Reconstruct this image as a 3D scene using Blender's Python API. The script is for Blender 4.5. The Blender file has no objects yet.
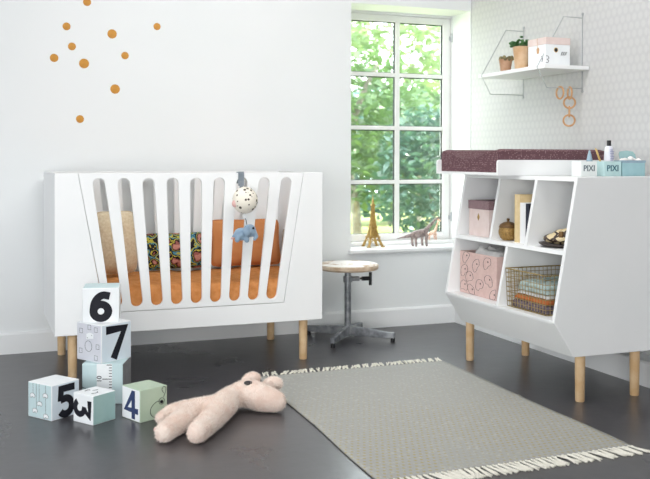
import bpy, bmesh, math, random
from mathutils import Vector, Matrix, Euler
random.seed(7)
PI = math.pi
S = bpy.context.scene
COL = S.collection

# ------------------------------------------------------------------ materials
def lin(h):
    h = h.lstrip('#')
    out = []
    for i in (0, 2, 4):
        c = int(h[i:i+2], 16) / 255
        out.append(c / 12.92 if c <= 0.04045 else ((c + 0.055) / 1.055) ** 2.4)
    return (*out, 1.0)

def new_mat(name):
    m = bpy.data.materials.new(name)
    m.use_nodes = True
    nt = m.node_tree
    b = nt.nodes['Principled BSDF']
    return m, nt, b

def N(nt, typ, **kw):
    n = nt.nodes.new(typ)
    for k, v in kw.items():
        setattr(n, k, v)
    return n

def mat(name, c, rough=0.5, c2=None, scale=8.0, bump=0.0, bscale=60.0, metal=0.0, spec=0.5, sheen=0.0, detail=3.0, lo=0.35, hi=0.65, coat=0.0):
    m, nt, b = new_mat(name)
    b.inputs['Base Color'].default_value = lin(c)
    b.inputs['Roughness'].default_value = rough
    b.inputs['Metallic'].default_value = metal
    b.inputs['Specular IOR Level'].default_value = spec
    b.inputs['Sheen Weight'].default_value = sheen
    b.inputs['Coat Weight'].default_value = coat
    tc = N(nt, 'ShaderNodeTexCoord')
    if c2:
        no = N(nt, 'ShaderNodeTexNoise')
        no.inputs['Scale'].default_value = scale
        no.inputs['Detail'].default_value = detail
        nt.links.new(tc.outputs['Object'], no.inputs['Vector'])
        r = N(nt, 'ShaderNodeValToRGB')
        r.color_ramp.elements[0].position = lo
        r.color_ramp.elements[1].position = hi
        r.color_ramp.elements[0].color = lin(c)
        r.color_ramp.elements[1].color = lin(c2)
        nt.links.new(no.outputs['Fac'], r.inputs['Fac'])
        nt.links.new(r.outputs['Color'], b.inputs['Base Color'])
    if bump:
        n2 = N(nt, 'ShaderNodeTexNoise')
        n2.inputs['Scale'].default_value = bscale
        n2.inputs['Detail'].default_value = 4
        nt.links.new(tc.outputs['Object'], n2.inputs['Vector'])
        bp = N(nt, 'ShaderNodeBump')
        bp.inputs['Strength'].default_value = bump
        bp.inputs['Distance'].default_value = 0.004
        nt.links.new(n2.outputs['Fac'], bp.inputs['Height'])
        nt.links.new(bp.outputs['Normal'], b.inputs['Normal'])
    return m

def ramp_const(nt, stops):
    r = N(nt, 'ShaderNodeValToRGB')
    r.color_ramp.interpolation = 'CONSTANT'
    els = r.color_ramp.elements
    while len(els) < len(stops):
        els.new(0.5)
    for e, (p, c) in zip(els, stops):
        e.position = p
        e.color = lin(c)
    return r

M = {}
M['wall'] = mat('wall_paint', '#e9ebec', 0.7, '#e6e9ea', 1.5, spec=0.2)
M['trim'] = mat('trim_paint', '#eeeff0', 0.4, '#ebedee', 3)
M['ceiling'] = mat('ceiling_paint', '#eeeeee', 0.8, '#eaeaea', 2, spec=0.1)
M['white'] = mat('white_lacquer', '#f2f3f4', 0.42, '#eff1f2', 4, spec=0.35)
M['winframe'] = mat('window_paint', '#ebebea', 0.4, '#e6e6e6', 6)
M['oak'] = mat('oak', '#e0c39c', 0.5, '#d2ae82', 18, bump=0.05, spec=0.3)
M['gasket'] = mat('gasket', '#26302f', 0.5, '#1f2726', 20)
M['steel'] = mat('worn_steel', '#a3a6aa', 0.42, '#74777c', 22, metal=0.6, bump=0.1, bscale=90)
M['wire_metal'] = mat('pale_wire', '#b4b8bc', 0.4, '#a8acb0', 30, metal=0.2)
M['black'] = mat('black_plastic', '#1b1c20', 0.4, '#141518', 20)
M['ink'] = mat('black_ink', '#22232b', 0.6, '#1b1c24', 30, spec=0.2)
M['navy'] = mat('navy_ink', '#3d4a6e', 0.6, '#35426a', 30, spec=0.2)
M['grey_ink'] = mat('grey_ink', '#6c7378', 0.6, '#60676c', 30, spec=0.2)
M['paper_white'] = mat('card_white', '#f0f3f5', 0.5, '#ecf0f3', 20, spec=0.3)
M['card_blue'] = mat('card_pale_blue', '#c9dde0', 0.5, '#c1d7db', 20, spec=0.3)
M['card_ice'] = mat('card_ice_blue', '#dfe9f2', 0.5, '#d9e5ef', 20, spec=0.3)
M['card_teal'] = mat('card_teal', '#a9c9c6', 0.5, '#a0c2c0', 14, spec=0.3)
M['card_green'] = mat('card_green', '#bccdb8', 0.5, '#b3c6b0', 14, spec=0.3)
M['card_lilac'] = mat('card_lilac_grey', '#d9dae2', 0.5, '#d2d4dd', 14, spec=0.3)
M['card_grey'] = mat('card_grey', '#8f9093', 0.6, '#828386', 40, spec=0.3)
M['card_pink'] = mat('card_pink', '#e6d5d1', 0.55, '#e0cdc8', 30, spec=0.3)
M['gold'] = mat('gold_sticker', '#cf9540', 0.55, '#bd8334', 30, spec=0.3)
M['brass'] = mat('brass', '#c9a964', 0.4, '#a37f40', 60, metal=0.5, bump=0.2, bscale=200)
M['rust'] = mat('rust_muslin', '#d8975f', 0.9, '#c9854d', 40, bump=0.6, bscale=110, spec=0.05)
M['rust_pillow'] = mat('rust_linen', '#cc8a5a', 0.9, '#c27f50', 9, bump=0.2, bscale=200, spec=0.05)
M['beige'] = mat('beige_linen', '#e3d3b8', 0.95, '#d6c2a1', 90, bump=0.3, bscale=220, spec=0.1, sheen=0.3)
M['taupe'] = mat('taupe_cloth', '#a69c8c', 0.9, '#988e7f', 30, bump=0.2, bscale=150, spec=0.1)
M['plush'] = mat('pink_plush', '#f2e3d9', 0.95, '#ead2c5', 22, bump=1.0, bscale=150, spec=0.1, sheen=0.15)
M['fur'] = mat('pale_fur', '#f7ece4', 0.95, '#efdcd1', 18, spec=0.05)
M['eye'] = mat('dark_eye', '#1a1718', 0.3, '#120f10', 20)
M['grey_cloth'] = mat('grey_tape', '#8b939b', 0.9, '#7c858e', 60, bump=0.2, spec=0.1)
M['blue_plush'] = mat('blue_plush', '#93a9bd', 0.95, '#8199b0', 40, bump=0.4, bscale=300, spec=0.1, sheen=0.4)
M['pink_felt'] = mat('pink_felt', '#e3bdb9', 0.95, '#d9aeaa', 40, spec=0.1)
M['terracotta'] = mat('terracotta', '#bd9a80', 0.85, '#ab8366', 25, bump=0.1, spec=0.15)
M['terracotta_light'] = mat('terracotta_light', '#d6b898', 0.85, '#c7a17c', 20, bump=0.1, spec=0.15)
M['soil'] = mat('soil', '#4d3c2f', 0.95, '#3a2c22', 60, bump=0.4)
M['succulent'] = mat('succulent', '#47763f', 0.5, '#2f5a2e', 30)
M['dry_plant'] = mat('dry_succulent', '#8d8460', 0.8, '#6d6545', 60, bump=0.3)
M['ring_wood'] = mat('ring_wood', '#d3a77c', 0.55, '#c29264', 40, spec=0.3)
M['jar'] = mat('carved_brass', '#b08d50', 0.45, '#80622f', 150, metal=0.3, bump=0.8, bscale=160)
M['jar_lid'] = mat('dark_brass', '#7d5f38', 0.45, '#54391b', 60, metal=0.35, bump=0.4, bscale=120)
M['book_beige'] = mat('book_cloth_beige', '#e3cda0', 0.7, '#d8bf90', 30)
M['book_white'] = mat('book_white', '#f0f1f2', 0.6, '#ebecee', 30)
M['book_navy'] = mat('book_navy', '#202638', 0.6, '#181d2d', 30)
M['dish'] = mat('dark_dish', '#4b423d', 0.45, '#372f2c', 20)
M['cloth_white'] = mat('white_cloth', '#e6e5e3', 0.9, '#d8d7d6', 30, bump=0.3, spec=0.1)
M['cloth_orange'] = mat('orange_cloth', '#cf8152', 0.9, '#b96a3f', 50, bump=0.3, spec=0.1)
M['cloth_mint'] = mat('mint_cloth', '#c3d3d0', 0.9, '#a4b8b8', 70, bump=0.3, spec=0.1)
M['cloth_plum'] = mat('plum_cloth', '#8b7f88', 0.9, '#5a515c', 60, bump=0.3, spec=0.1)
M['basket'] = mat('brass_wire', '#bda774', 0.4, '#a08a58', 60, metal=0.6)
M['teal_box'] = mat('teal_box', '#a9cfd6', 0.5, '#9fc7cf', 20)
M['mint_box'] = mat('mint_box', '#c7e3e4', 0.5, '#bddcde', 20)
M['white_box'] = mat('white_box', '#eef3f3', 0.5, '#e8eeee', 20)
M['teal_text'] = mat('teal_text', '#3d6f7d', 0.6, '#356674', 20)
M['grey_text'] = mat('grey_text', '#6b7880', 0.6, '#5f6c74', 20)
M['bottle_blue'] = mat('bottle_blue', '#9db6c6', 0.4, '#8fa9ba', 20)
M['tube_white'] = mat('tube_white', '#e8e9f2', 0.4, '#dfe1ec', 20)
M['lavender'] = mat('lavender_print', '#a5a7c8', 0.5, '#9799bd', 20)
M['cotton'] = mat('cotton', '#f7f4f3', 1.0, '#efebea', 60, bump=0.5, spec=0.05)
M['pale_mint'] = mat('pale_mint', '#d5e4df', 0.5, '#cadcd6', 20)
M['pencil'] = mat('blond_wood', '#d9b878', 0.5, '#caa560', 30)
M['dino'] = mat('dino_skin', '#ab9b96', 0.55, '#6f5f5c', 70, bump=0.3, bscale=150)
M['dino_pale'] = mat('dino_belly', '#c3ada0', 0.6, '#a9948a', 40)
M['grass'] = mat('grass', '#a3aa72', 0.9, '#8f9a5f', 3, spec=0.1)
M['bark'] = mat('bark', '#8f8b80', 0.9, '#6f6a60', 12, bump=0.4, spec=0.1)
M['gh'] = mat('pale_blue_paint', '#b7d0e0', 0.5, '#a8c4d6', 10)
M['fringe'] = mat('ecru_yarn', '#efece2', 0.95, '#e0ddd1', 60, spec=0.1)

def mat_giraffe():
    m, nt, b = new_mat('giraffe_skin')
    tc = N(nt, 'ShaderNodeTexCoord')
    v = N(nt, 'ShaderNodeTexVoronoi', feature='DISTANCE_TO_EDGE')
    v.inputs['Scale'].default_value = 90
    nt.links.new(tc.outputs['Object'], v.inputs['Vector'])
    r = ramp_const(nt, [(0, '#ead2bd'), (0.12, '#c99173')])
    nt.links.new(v.outputs['Distance'], r.inputs['Fac'])
    nt.links.new(r.outputs['Color'], b.inputs['Base Color'])
    b.inputs['Roughness'].default_value = 0.6
    return m
M['giraffe'] = mat_giraffe()

def mat_shell():
    m, nt, b = new_mat('patterned_shell')
    tc = N(nt, 'ShaderNodeTexCoord')
    v = N(nt, 'ShaderNodeTexVoronoi', feature='DISTANCE_TO_EDGE')
    v.inputs['Scale'].default_value = 26
    nt.links.new(tc.outputs['Object'], v.inputs['Vector'])
    r = ramp_const(nt, [(0, '#3b2b23'), (0.1, '#dccaa2'), (0.42, '#c2a97c')])
    nt.links.new(v.outputs['Distance'], r.inputs['Fac'])
    nt.links.new(r.outputs['Color'], b.inputs['Base Color'])
    b.inputs['Roughness'].default_value = 0.5
    return m
M['shell'] = mat_shell()

def mat_print():
    m, nt, b = new_mat('wax_print')
    tc = N(nt, 'ShaderNodeTexCoord')
    v = N(nt, 'ShaderNodeTexVoronoi')
    v.inputs['Scale'].default_value = 17
    no = N(nt, 'ShaderNodeTexNoise')
    no.inputs['Scale'].default_value = 22
    mx = N(nt, 'ShaderNodeMixRGB')
    mx.inputs['Fac'].default_value = 0.06
    nt.links.new(tc.outputs['Object'], no.inputs['Vector'])
    nt.links.new(tc.outputs['Object'], mx.inputs['Color1'])
    nt.links.new(no.outputs['Color'], mx.inputs['Color2'])
    nt.links.new(mx.outputs['Color'], v.inputs['Vector'])
    r = ramp_const(nt, [(0, '#2a2428'), (0.09, '#c38a7c'), (0.26, '#9a5f58'), (0.34, '#241f24'),
                        (0.43, '#c9bb4a'), (0.48, '#2b3034'), (0.56, '#4f8a9c'), (0.63, '#b8b048'), (0.7, '#26232a')])
    nt.links.new(v.outputs['Distance'], r.inputs['Fac'])
    nt.links.new(r.outputs['Color'], b.inputs['Base Color'])
    b.inputs['Roughness'].default_value = 0.85
    b.inputs['Specular IOR Level'].default_value = 0.1
    return m
M['print'] = mat_print()

def hexpattern(nt, vec, kx, ky, axes):
    """sum of three cosines 120 degrees apart in the plane of two object axes"""
    sep = N(nt, 'ShaderNodeSeparateXYZ')
    nt.links.new(vec, sep.inputs[0])
    u, w = sep.outputs[axes[0]], sep.outputs[axes[1]]
    tot = None
    for ang in (90, 210, 330):
        a, c = math.cos(math.radians(ang)) * kx, math.sin(math.radians(ang)) * ky
        m1 = N(nt, 'ShaderNodeMath', operation='MULTIPLY'); nt.links.new(u, m1.inputs[0]); m1.inputs[1].default_value = a
        m2 = N(nt, 'ShaderNodeMath', operation='MULTIPLY_ADD'); nt.links.new(w, m2.inputs[0]); m2.inputs[1].default_value = c
        nt.links.new(m1.outputs[0], m2.inputs[2])
        cs = N(nt, 'ShaderNodeMath', operation='COSINE'); nt.links.new(m2.outputs[0], cs.inputs[0])
        if tot is None:
            tot = cs.outputs[0]
        else:
            ad = N(nt, 'ShaderNodeMath', operation='ADD'); nt.links.new(tot, ad.inputs[0]); nt.links.new(cs.outputs[0], ad.inputs[1])
            tot = ad.outputs[0]
    return tot

def mat_hex(name, base, mark, kx, ky, axes, lo, hi, rough=0.7, sheen=0.0, spec=0.2, gen=False):
    m, nt, b = new_mat(name)
    tc = N(nt, 'ShaderNodeTexCoord')
    h = hexpattern(nt, tc.outputs['Object'], kx, ky, axes)
    mr = N(nt, 'ShaderNodeMapRange')
    mr.inputs['From Min'].default_value = lo
    mr.inputs['From Max'].default_value = hi
    nt.links.new(h, mr.inputs['Value'])
    mx = N(nt, 'ShaderNodeMixRGB')
    mx.inputs['Color1'].default_value = lin(base)
    mx.inputs['Color2'].default_value = lin(mark)
    nt.links.new(mr.outputs[0], mx.inputs['Fac'])
    nt.links.new(mx.outputs[0], b.inputs['Base Color'])
    b.inputs['Roughness'].default_value = rough
    b.inputs['Sheen Weight'].default_value = sheen
    b.inputs['Specular IOR Level'].default_value = spec
    return m
M['wallpaper'] = mat_hex('hexagon_wallpaper', '#c3c3c4', '#cacaca', 185, 165, (1, 2), -1.3, 0.6)
def mat_dots(name, base, mark, scale, size, rough=0.85):
    m, nt, b = new_mat(name)
    tc = N(nt, 'ShaderNodeTexCoord')
    v = N(nt, 'ShaderNodeTexVoronoi'); v.inputs['Scale'].default_value = scale; v.inputs['Randomness'].default_value = 0.45
    nt.links.new(tc.outputs['Object'], v.inputs['Vector'])
    r = ramp_const(nt, [(0, mark), (size, base)])
    nt.links.new(v.outputs['Distance'], r.inputs['Fac'])
    nt.links.new(r.outputs['Color'], b.inputs['Base Color'])
    b.inputs['Roughness'].default_value = rough; b.inputs['Specular IOR Level'].default_value = 0.15
    return m
M['mauve'] = mat_dots('mauve_print', '#674b51', '#9a8083', 120, 0.33)
M['mauve_lid'] = mat_dots('mauve_card', '#866b70', '#a58f92', 170, 0.36, 0.7)

def mat_polka():
    m, nt, b = new_mat('dotted_cotton')
    tc = N(nt, 'ShaderNodeTexCoord')
    v = N(nt, 'ShaderNodeTexVoronoi')
    v.inputs['Scale'].default_value = 47
    v.inputs['Randomness'].default_value = 0.7
    nt.links.new(tc.outputs['Object'], v.inputs['Vector'])
    r = ramp_const(nt, [(0, '#4a4038'), (0.31, '#efe9dc')])
    nt.links.new(v.outputs['Distance'], r.inputs['Fac'])
    nt.links.new(r.outputs['Color'], b.inputs['Base Color'])
    b.inputs['Roughness'].default_value = 0.9
    return m
M['polka'] = mat_polka()

def mat_floor():
    m, nt, b = new_mat('dark_concrete')
    tc = N(nt, 'ShaderNodeTexCoord')
    n1 = N(nt, 'ShaderNodeTexNoise'); n1.inputs['Scale'].default_value = 1.6; n1.inputs['Detail'].default_value = 8
    n1.inputs['Roughness'].default_value = 0.65; n1.inputs['Distortion'].default_value = 1.2
    nt.links.new(tc.outputs['Object'], n1.inputs['Vector'])
    r = N(nt, 'ShaderNodeValToRGB')
    r.color_ramp.elements[0].position = 0.3; r.color_ramp.elements[0].color = lin('#333236')
    r.color_ramp.elements[1].position = 0.75; r.color_ramp.elements[1].color = lin('#4b494d')
    nt.links.new(n1.outputs['Fac'], r.inputs['Fac'])
    nt.links.new(r.outputs['Color'], b.inputs['Base Color'])
    r2 = N(nt, 'ShaderNodeMapRange')
    r2.inputs['To Min'].default_value = 0.2; r2.inputs['To Max'].default_value = 0.4
    nt.links.new(n1.outputs['Fac'], r2.inputs['Value'])
    nt.links.new(r2.outputs[0], b.inputs['Roughness'])
    b.inputs['Specular IOR Level'].default_value = 0.9
    n2 = N(nt, 'ShaderNodeTexNoise'); n2.inputs['Scale'].default_value = 14; n2.inputs['Detail'].default_value = 6
    nt.links.new(tc.outputs['Object'], n2.inputs['Vector'])
    bp = N(nt, 'ShaderNodeBump'); bp.inputs['Strength'].default_value = 0.08; bp.inputs['Distance'].default_value = 0.01
    nt.links.new(n2.outputs['Fac'], bp.inputs['Height'])
    nt.links.new(bp.outputs['Normal'], b.inputs['Normal'])
    return m
M['floor'] = mat_floor()

def mat_rug():
    m, nt, b = new_mat('woven_rug')
    tc = N(nt, 'ShaderNodeTexCoord')
    h = hexpattern(nt, tc.outputs['Object'], 330, 250, (0, 1))
    no = N(nt, 'ShaderNodeTexNoise'); no.inputs['Scale'].default_value = 2.2; no.inputs['Detail'].default_value = 3
    nt.links.new(tc.outputs['Object'], no.inputs['Vector'])
    mr = N(nt, 'ShaderNodeMapRange')
    mr.inputs['From Min'].default_value = 0.6; mr.inputs['From Max'].default_value = 2.4
    mr.inputs['To Max'].default_value = 0.85
    nt.links.new(h, mr.inputs['Value'])
    mu = N(nt, 'ShaderNodeMath', operation='MULTIPLY')
    mr2 = N(nt, 'ShaderNodeMapRange'); mr2.inputs['From Min'].default_value = 0.25; mr2.inputs['From Max'].default_value = 0.5
    nt.links.new(no.outputs['Fac'], mr2.inputs['Value'])
    sepy = N(nt, 'ShaderNodeSeparateXYZ'); nt.links.new(tc.outputs['Object'], sepy.inputs[0])
    mry = N(nt, 'ShaderNodeMapRange'); mry.inputs['From Min'].default_value = 0.45; mry.inputs['From Max'].default_value = -0.5
    mry.inputs['To Min'].default_value = 0.15; mry.inputs['To Max'].default_value = 1.0
    nt.links.new(sepy.outputs[1], mry.inputs['Value'])
    mu0 = N(nt, 'ShaderNodeMath', operation='MULTIPLY'); nt.links.new(mr2.outputs[0], mu0.inputs[0]); nt.links.new(mry.outputs[0], mu0.inputs[1])
    nt.links.new(mr.outputs[0], mu.inputs[0]); nt.links.new(mu0.outputs[0], mu.inputs[1])
    mx = N(nt, 'ShaderNodeMixRGB')
    mx.inputs['Color1'].default_value = lin('#a6a6a2'); mx.inputs['Color2'].default_value = lin('#a8985e')
    nt.links.new(mu.outputs[0], mx.inputs['Fac'])
    n3 = N(nt, 'ShaderNodeTexNoise'); n3.inputs['Scale'].default_value = 90; n3.inputs['Detail'].default_value = 2
    nt.links.new(tc.outputs['Object'], n3.inputs['Vector'])
    mr3 = N(nt, 'ShaderNodeMapRange'); mr3.inputs['From Min'].default_value = 0.56; mr3.inputs['From Max'].default_value = 0.7; mr3.inputs['To Max'].default_value = 0.6
    nt.links.new(n3.outputs['Fac'], mr3.inputs['Value'])
    mx2 = N(nt, 'ShaderNodeMixRGB'); mx2.inputs['Color2'].default_value = lin('#bdbdb7')
    nt.links.new(mr3.outputs[0], mx2.inputs['Fac']); nt.links.new(mx.outputs[0], mx2.inputs['Color1'])
    nt.links.new(mx2.outputs[0], b.inputs['Base Color'])
    b.inputs['Roughness'].default_value = 0.75
    b.inputs['Specular IOR Level'].default_value = 0.2
    bp = N(nt, 'ShaderNodeBump'); bp.inputs['Strength'].default_value = 0.35; bp.inputs['Distance'].default_value = 0.003
    nt.links.new(n3.outputs['Fac'], bp.inputs['Height']); nt.links.new(bp.outputs['Normal'], b.inputs['Normal'])
    return m
M['rug'] = mat_rug()

def mat_seat():
    m, nt, b = new_mat('worn_painted_wood')
    tc = N(nt, 'ShaderNodeTexCoord')
    n1 = N(nt, 'ShaderNodeTexNoise'); n1.inputs['Scale'].default_value = 16; n1.inputs['Detail'].default_value = 5
    nt.links.new(tc.outputs['Object'], n1.inputs['Vector'])
    r = N(nt, 'ShaderNodeValToRGB')
    r.color_ramp.elements[0].position = 0.54; r.color_ramp.elements[0].color = lin('#f3eee8')
    r.color_ramp.elements[1].position = 0.62; r.color_ramp.elements[1].color = lin('#b89878')
    nt.links.new(n1.outputs['Fac'], r.inputs['Fac'])
    nt.links.new(r.outputs['Color'], b.inputs['Base Color'])
    b.inputs['Roughness'].default_value = 0.6
    return m
M['seat_top'] = mat_seat()
M['seat_wood'] = mat('seat_ply', '#d9c7b2', 0.6, '#bda287', 30, spec=0.3)

def mat_glass():
    m = bpy.data.materials.new('window_glass'); m.use_nodes = True
    nt = m.node_tree; nt.nodes.clear()
    o = N(nt, 'ShaderNodeOutputMaterial')
    t = N(nt, 'ShaderNodeBsdfTransparent'); t.inputs['Color'].default_value = (0.97, 0.985, 0.98, 1)
    g = N(nt, 'ShaderNodeBsdfGlossy'); g.inputs['Roughness'].default_value = 0.02
    mx = N(nt, 'ShaderNodeMixShader'); mx.inputs['Fac'].default_value = 0.05
    nt.links.new(t.outputs[0], mx.inputs[1]); nt.links.new(g.outputs[0], mx.inputs[2]); nt.links.new(mx.outputs[0], o.inputs['Surface'])
    return m
M['glass'] = mat_glass()

def mat_clear(name, c, alpha):
    m, nt, b = new_mat(name)
    b.inputs['Base Color'].default_value = lin(c); b.inputs['Alpha'].default_value = alpha; b.inputs['Roughness'].default_value = 0.25
    return m
M['clear_lid'] = mat_clear('clear_teal_lid', '#a8d4d6', 0.6)

def mat_leaf(name, c, c2):
    m = bpy.data.materials.new(name); m.use_nodes = True
    nt = m.node_tree; nt.nodes.clear()
    o = N(nt, 'ShaderNodeOutputMaterial')
    tc = N(nt, 'ShaderNodeTexCoord')
    no = N(nt, 'ShaderNodeTexNoise'); no.inputs['Scale'].default_value = 3.5; no.inputs['Detail'].default_value = 5
    nt.links.new(tc.outputs['Object'], no.inputs['Vector'])
    r = N(nt, 'ShaderNodeValToRGB')
    r.color_ramp.elements[0].position = 0.35; r.color_ramp.elements[0].color = lin(c)
    r.color_ramp.elements[1].position = 0.65; r.color_ramp.elements[1].color = lin(c2)
    nt.links.new(no.outputs['Fac'], r.inputs['Fac'])
    d = N(nt, 'ShaderNodeBsdfDiffuse'); t = N(nt, 'ShaderNodeBsdfTranslucent'); g = N(nt, 'ShaderNodeBsdfGlossy')
    g.inputs['Roughness'].default_value = 0.35
    nt.links.new(r.outputs[0], d.inputs[0]); nt.links.new(r.outputs[0], t.inputs[0])
    mx = N(nt, 'ShaderNodeMixShader'); mx.inputs['Fac'].default_value = 0.4
    nt.links.new(d.outputs[0], mx.inputs[1]); nt.links.new(t.outputs[0], mx.inputs[2])
    m2 = N(nt, 'ShaderNodeMixShader'); m2.inputs['Fac'].default_value = 0.07
    nt.links.new(mx.outputs[0], m2.inputs[1]); nt.links.new(g.outputs[0], m2.inputs[2])
    nt.links.new(m2.outputs[0], o.inputs['Surface'])
    return m
M['leaf_pale'] = mat_leaf('leaf_pale', '#8ea466', '#7f9a70')
M['leaf_mid'] = mat_leaf('leaf_mid', '#5d7b40', '#587650')
M['leaf_dark'] = mat_leaf('leaf_dark', '#446644', '#4d6f62')
M['leaf_blue'] = mat_leaf('leaf_blue', '#638a7c', '#7a9c98')

# ------------------------------------------------------------------ mesh helpers
class MB:
    def __init__(self):
        self.v = []; self.f = []
    def add(self, vs, fs):
        o = len(self.v)
        self.v += [Vector(p) for p in vs]
        self.f += [tuple(i + o for i in q) for q in fs]
        return self
    def box(self, x0, y0, z0, x1, y1, z1):
        return self.add([(x0,y0,z0),(x1,y0,z0),(x1,y1,z0),(x0,y1,z0),(x0,y0,z1),(x1,y0,z1),(x1,y1,z1),(x0,y1,z1)],
                        [(3,2,1,0),(4,5,6,7),(0,1,5,4),(1,2,6,5),(2,3,7,6),(3,0,4,7)])
    def prism(self, pts, axis, a, b):
        def mk(p, t):
            return {'x': (t, p[0], p[1]), 'y': (p[0], t, p[1]), 'z': (p[0], p[1], t)}[axis]
        n = len(pts)
        vs = [mk(p, a) for p in pts] + [mk(p, b) for p in pts]
        fs = [tuple(range(n))[::-1], tuple(range(n, 2 * n))] + [(i, (i+1) % n, n + (i+1) % n, n + i) for i in range(n)]
        return self.add(vs, fs)
    def cyl(self, p0, p1, r0, r1=None, seg=16, caps=True):
        r1 = r0 if r1 is None else r1
        return self.tube([p0, p1], [r0, r1], seg, False, caps)
    def tube(self, pts, r, seg=8, closed=False, caps=True):
        pts = [Vector(p) for p in pts]; n = len(pts)
        rs = r if isinstance(r, (list, tuple)) else [r] * n
        tang = []
        for i in range(n):
            a = pts[i-1] if (i > 0 or closed) else pts[i]
            b = pts[(i+1) % n] if (i < n-1 or closed) else pts[i]
            tang.append((b - a).normalized())
        up = Vector((0,0,1)) if abs(tang[0].z) < 0.9 else Vector((1,0,0))
        nrm = (up - tang[0] * up.dot(tang[0])).normalized()
        vs = []
        for i in range(n):
            nrm = (nrm - tang[i] * nrm.dot(tang[i])).normalized()
            bi = tang[i].cross(nrm)
            for k in range(seg):
                a = 2 * PI * k / seg
                vs.append(pts[i] + (nrm * math.cos(a) + bi * math.sin(a)) * rs[i])
        fs = []
        for i in range(n if closed else n - 1):
            j = (i + 1) % n
            for k in range(seg):
                l = (k + 1) % seg
                fs.append((i*seg+k, i*seg+l, j*seg+l, j*seg+k))
        if not closed and caps:
            fs.append(tuple(range(seg))[::-1]); fs.append(tuple((n-1)*seg + k for k in range(seg)))
        return self.add(vs, fs)
    def lathe(self, prof, c, seg=28):
        cx, cy, cz = c; vs = []; fs = []
        n = len(prof)
        for (r, z) in prof:
            for k in range(seg):
                a = 2 * PI * k / seg
                vs.append((cx + r * math.cos(a), cy + r * math.sin(a), cz + z))
        for i in range(n - 1):
            for k in range(seg):
                l = (k + 1) % seg
                fs.append((i*seg+k, i*seg+l, (i+1)*seg+l, (i+1)*seg+k))
        fs.append(tuple(range(seg))[::-1]); fs.append(tuple((n-1)*seg + k for k in range(seg)))
        return self.add(vs, fs)
    def ball(self, c, r, seg=20, rings=12, mtx=None):
        rx, ry, rz = (r, r, r) if not isinstance(r, (tuple, list)) else r
        vs = []; fs = []
        for i in range(1, rings):
            t = PI * i / rings
            for k in range(seg):
                a = 2 * PI * k / seg
                vs.append(Vector((rx*math.sin(t)*math.cos(a), ry*math.sin(t)*math.sin(a), rz*math.cos(t))))
        vs += [Vector((0,0,rz)), Vector((0,0,-rz))]
        if mtx is not None:
            vs = [mtx @ v for v in vs]
        vs = [v + Vector(c) for v in vs]
        T = len(vs) - 2
        for i in range(rings - 2):
            for k in range(seg):
                l = (k+1) % seg
                fs.append((i*seg+k, (i+1)*seg+k, (i+1)*seg+l, i*seg+l))
        for k in range(seg):
            l = (k+1) % seg
            fs.append((T, k, l)); fs.append((T+1, (rings-2)*seg+l, (rings-2)*seg+k))
        return self.add(vs, fs)
    def ribbon(self, pts, w, fn, h=0.0012, closed=False):
        """flat strip of width w along pts (2-D), mapped by fn(u, v, height)"""
        P = [Vector((p[0], p[1])) for p in pts]; n = len(P)
        L = []; R = []
        for i in range(n):
            a = P[i-1] if (i > 0 or closed) else None
            b = P[(i+1) % n] if (i < n-1 or closed) else None
            d1 = (P[i]-a).normalized() if a is not None else None
            d2 = (b-P[i]).normalized() if b is not None else None
            d1 = d1 or d2; d2 = d2 or d1
            n1 = Vector((-d1.y, d1.x)); n2 = Vector((-d2.y, d2.x))
            m = (n1 + n2)
            m = m.normalized() if m.length > 1e-6 else n1
            k = min(1.3, 1 / max(0.35, m.dot(n1)))
            L.append(P[i] + m * w/2 * k); R.append(P[i] - m * w/2 * k)
        vs = [fn(p.x, p.y, h) for p in L] + [fn(p.x, p.y, h) for p in R] + [fn(p.x, p.y, 0) for p in L] + [fn(p.x, p.y, 0) for p in R]
        fs = []
        for i in range(n if closed else n-1):
            j = (i+1) % n
            fs += [(i, j, n+j, n+i), (j, i, 2*n+i, 2*n+j), (n+i, n+j, 3*n+j, 3*n+i)]
        if not closed:
            fs += [(0, n, 3*n, 2*n), (n-1, 3*n-1, 4*n-1, 2*n-1)]
        return self.add(vs, fs)
    def patch(self, pts, fn, h=0.0012):
        n = len(pts)
        vs = [fn(p[0], p[1], h) for p in pts] + [fn(p[0], p[1], 0) for p in pts]
        fs = [tuple(range(n))] + [(i, n+i, n+(i+1) % n, (i+1) % n) for i in range(n)]
        return self.add(vs, fs)

def to_local(parent, vs):
    if parent is None:
        return vs
    mi = (Matrix.Translation(parent.location) @ parent.rotation_euler.to_matrix().to_4x4())
    p = parent.parent
    while p is not None:
        mi = (Matrix.Translation(p.location) @ p.rotation_euler.to_matrix().to_4x4()) @ mi
        p = p.parent
    mi = mi.inverted()
    return [mi @ v for v in vs]

def link_mesh(name, me, m, parent=None, smooth=True, ang=0.6):
    if m is not None and len(me.materials) == 0:
        me.materials.append(m)
    bm = bmesh.new(); bm.from_mesh(me)
    bmesh.ops.recalc_face_normals(bm, faces=bm.faces)
    for f in bm.faces:
        f.smooth = smooth
    if smooth:
        for e in bm.edges:
            if len(e.link_faces) == 2 and e.calc_face_angle(0) > ang:
                e.smooth = False
    bm.to_mesh(me); bm.free()
    o = bpy.data.objects.new(name, me)
    COL.objects.link(o)
    if parent is not None:
        o.parent = parent
    return o

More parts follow.
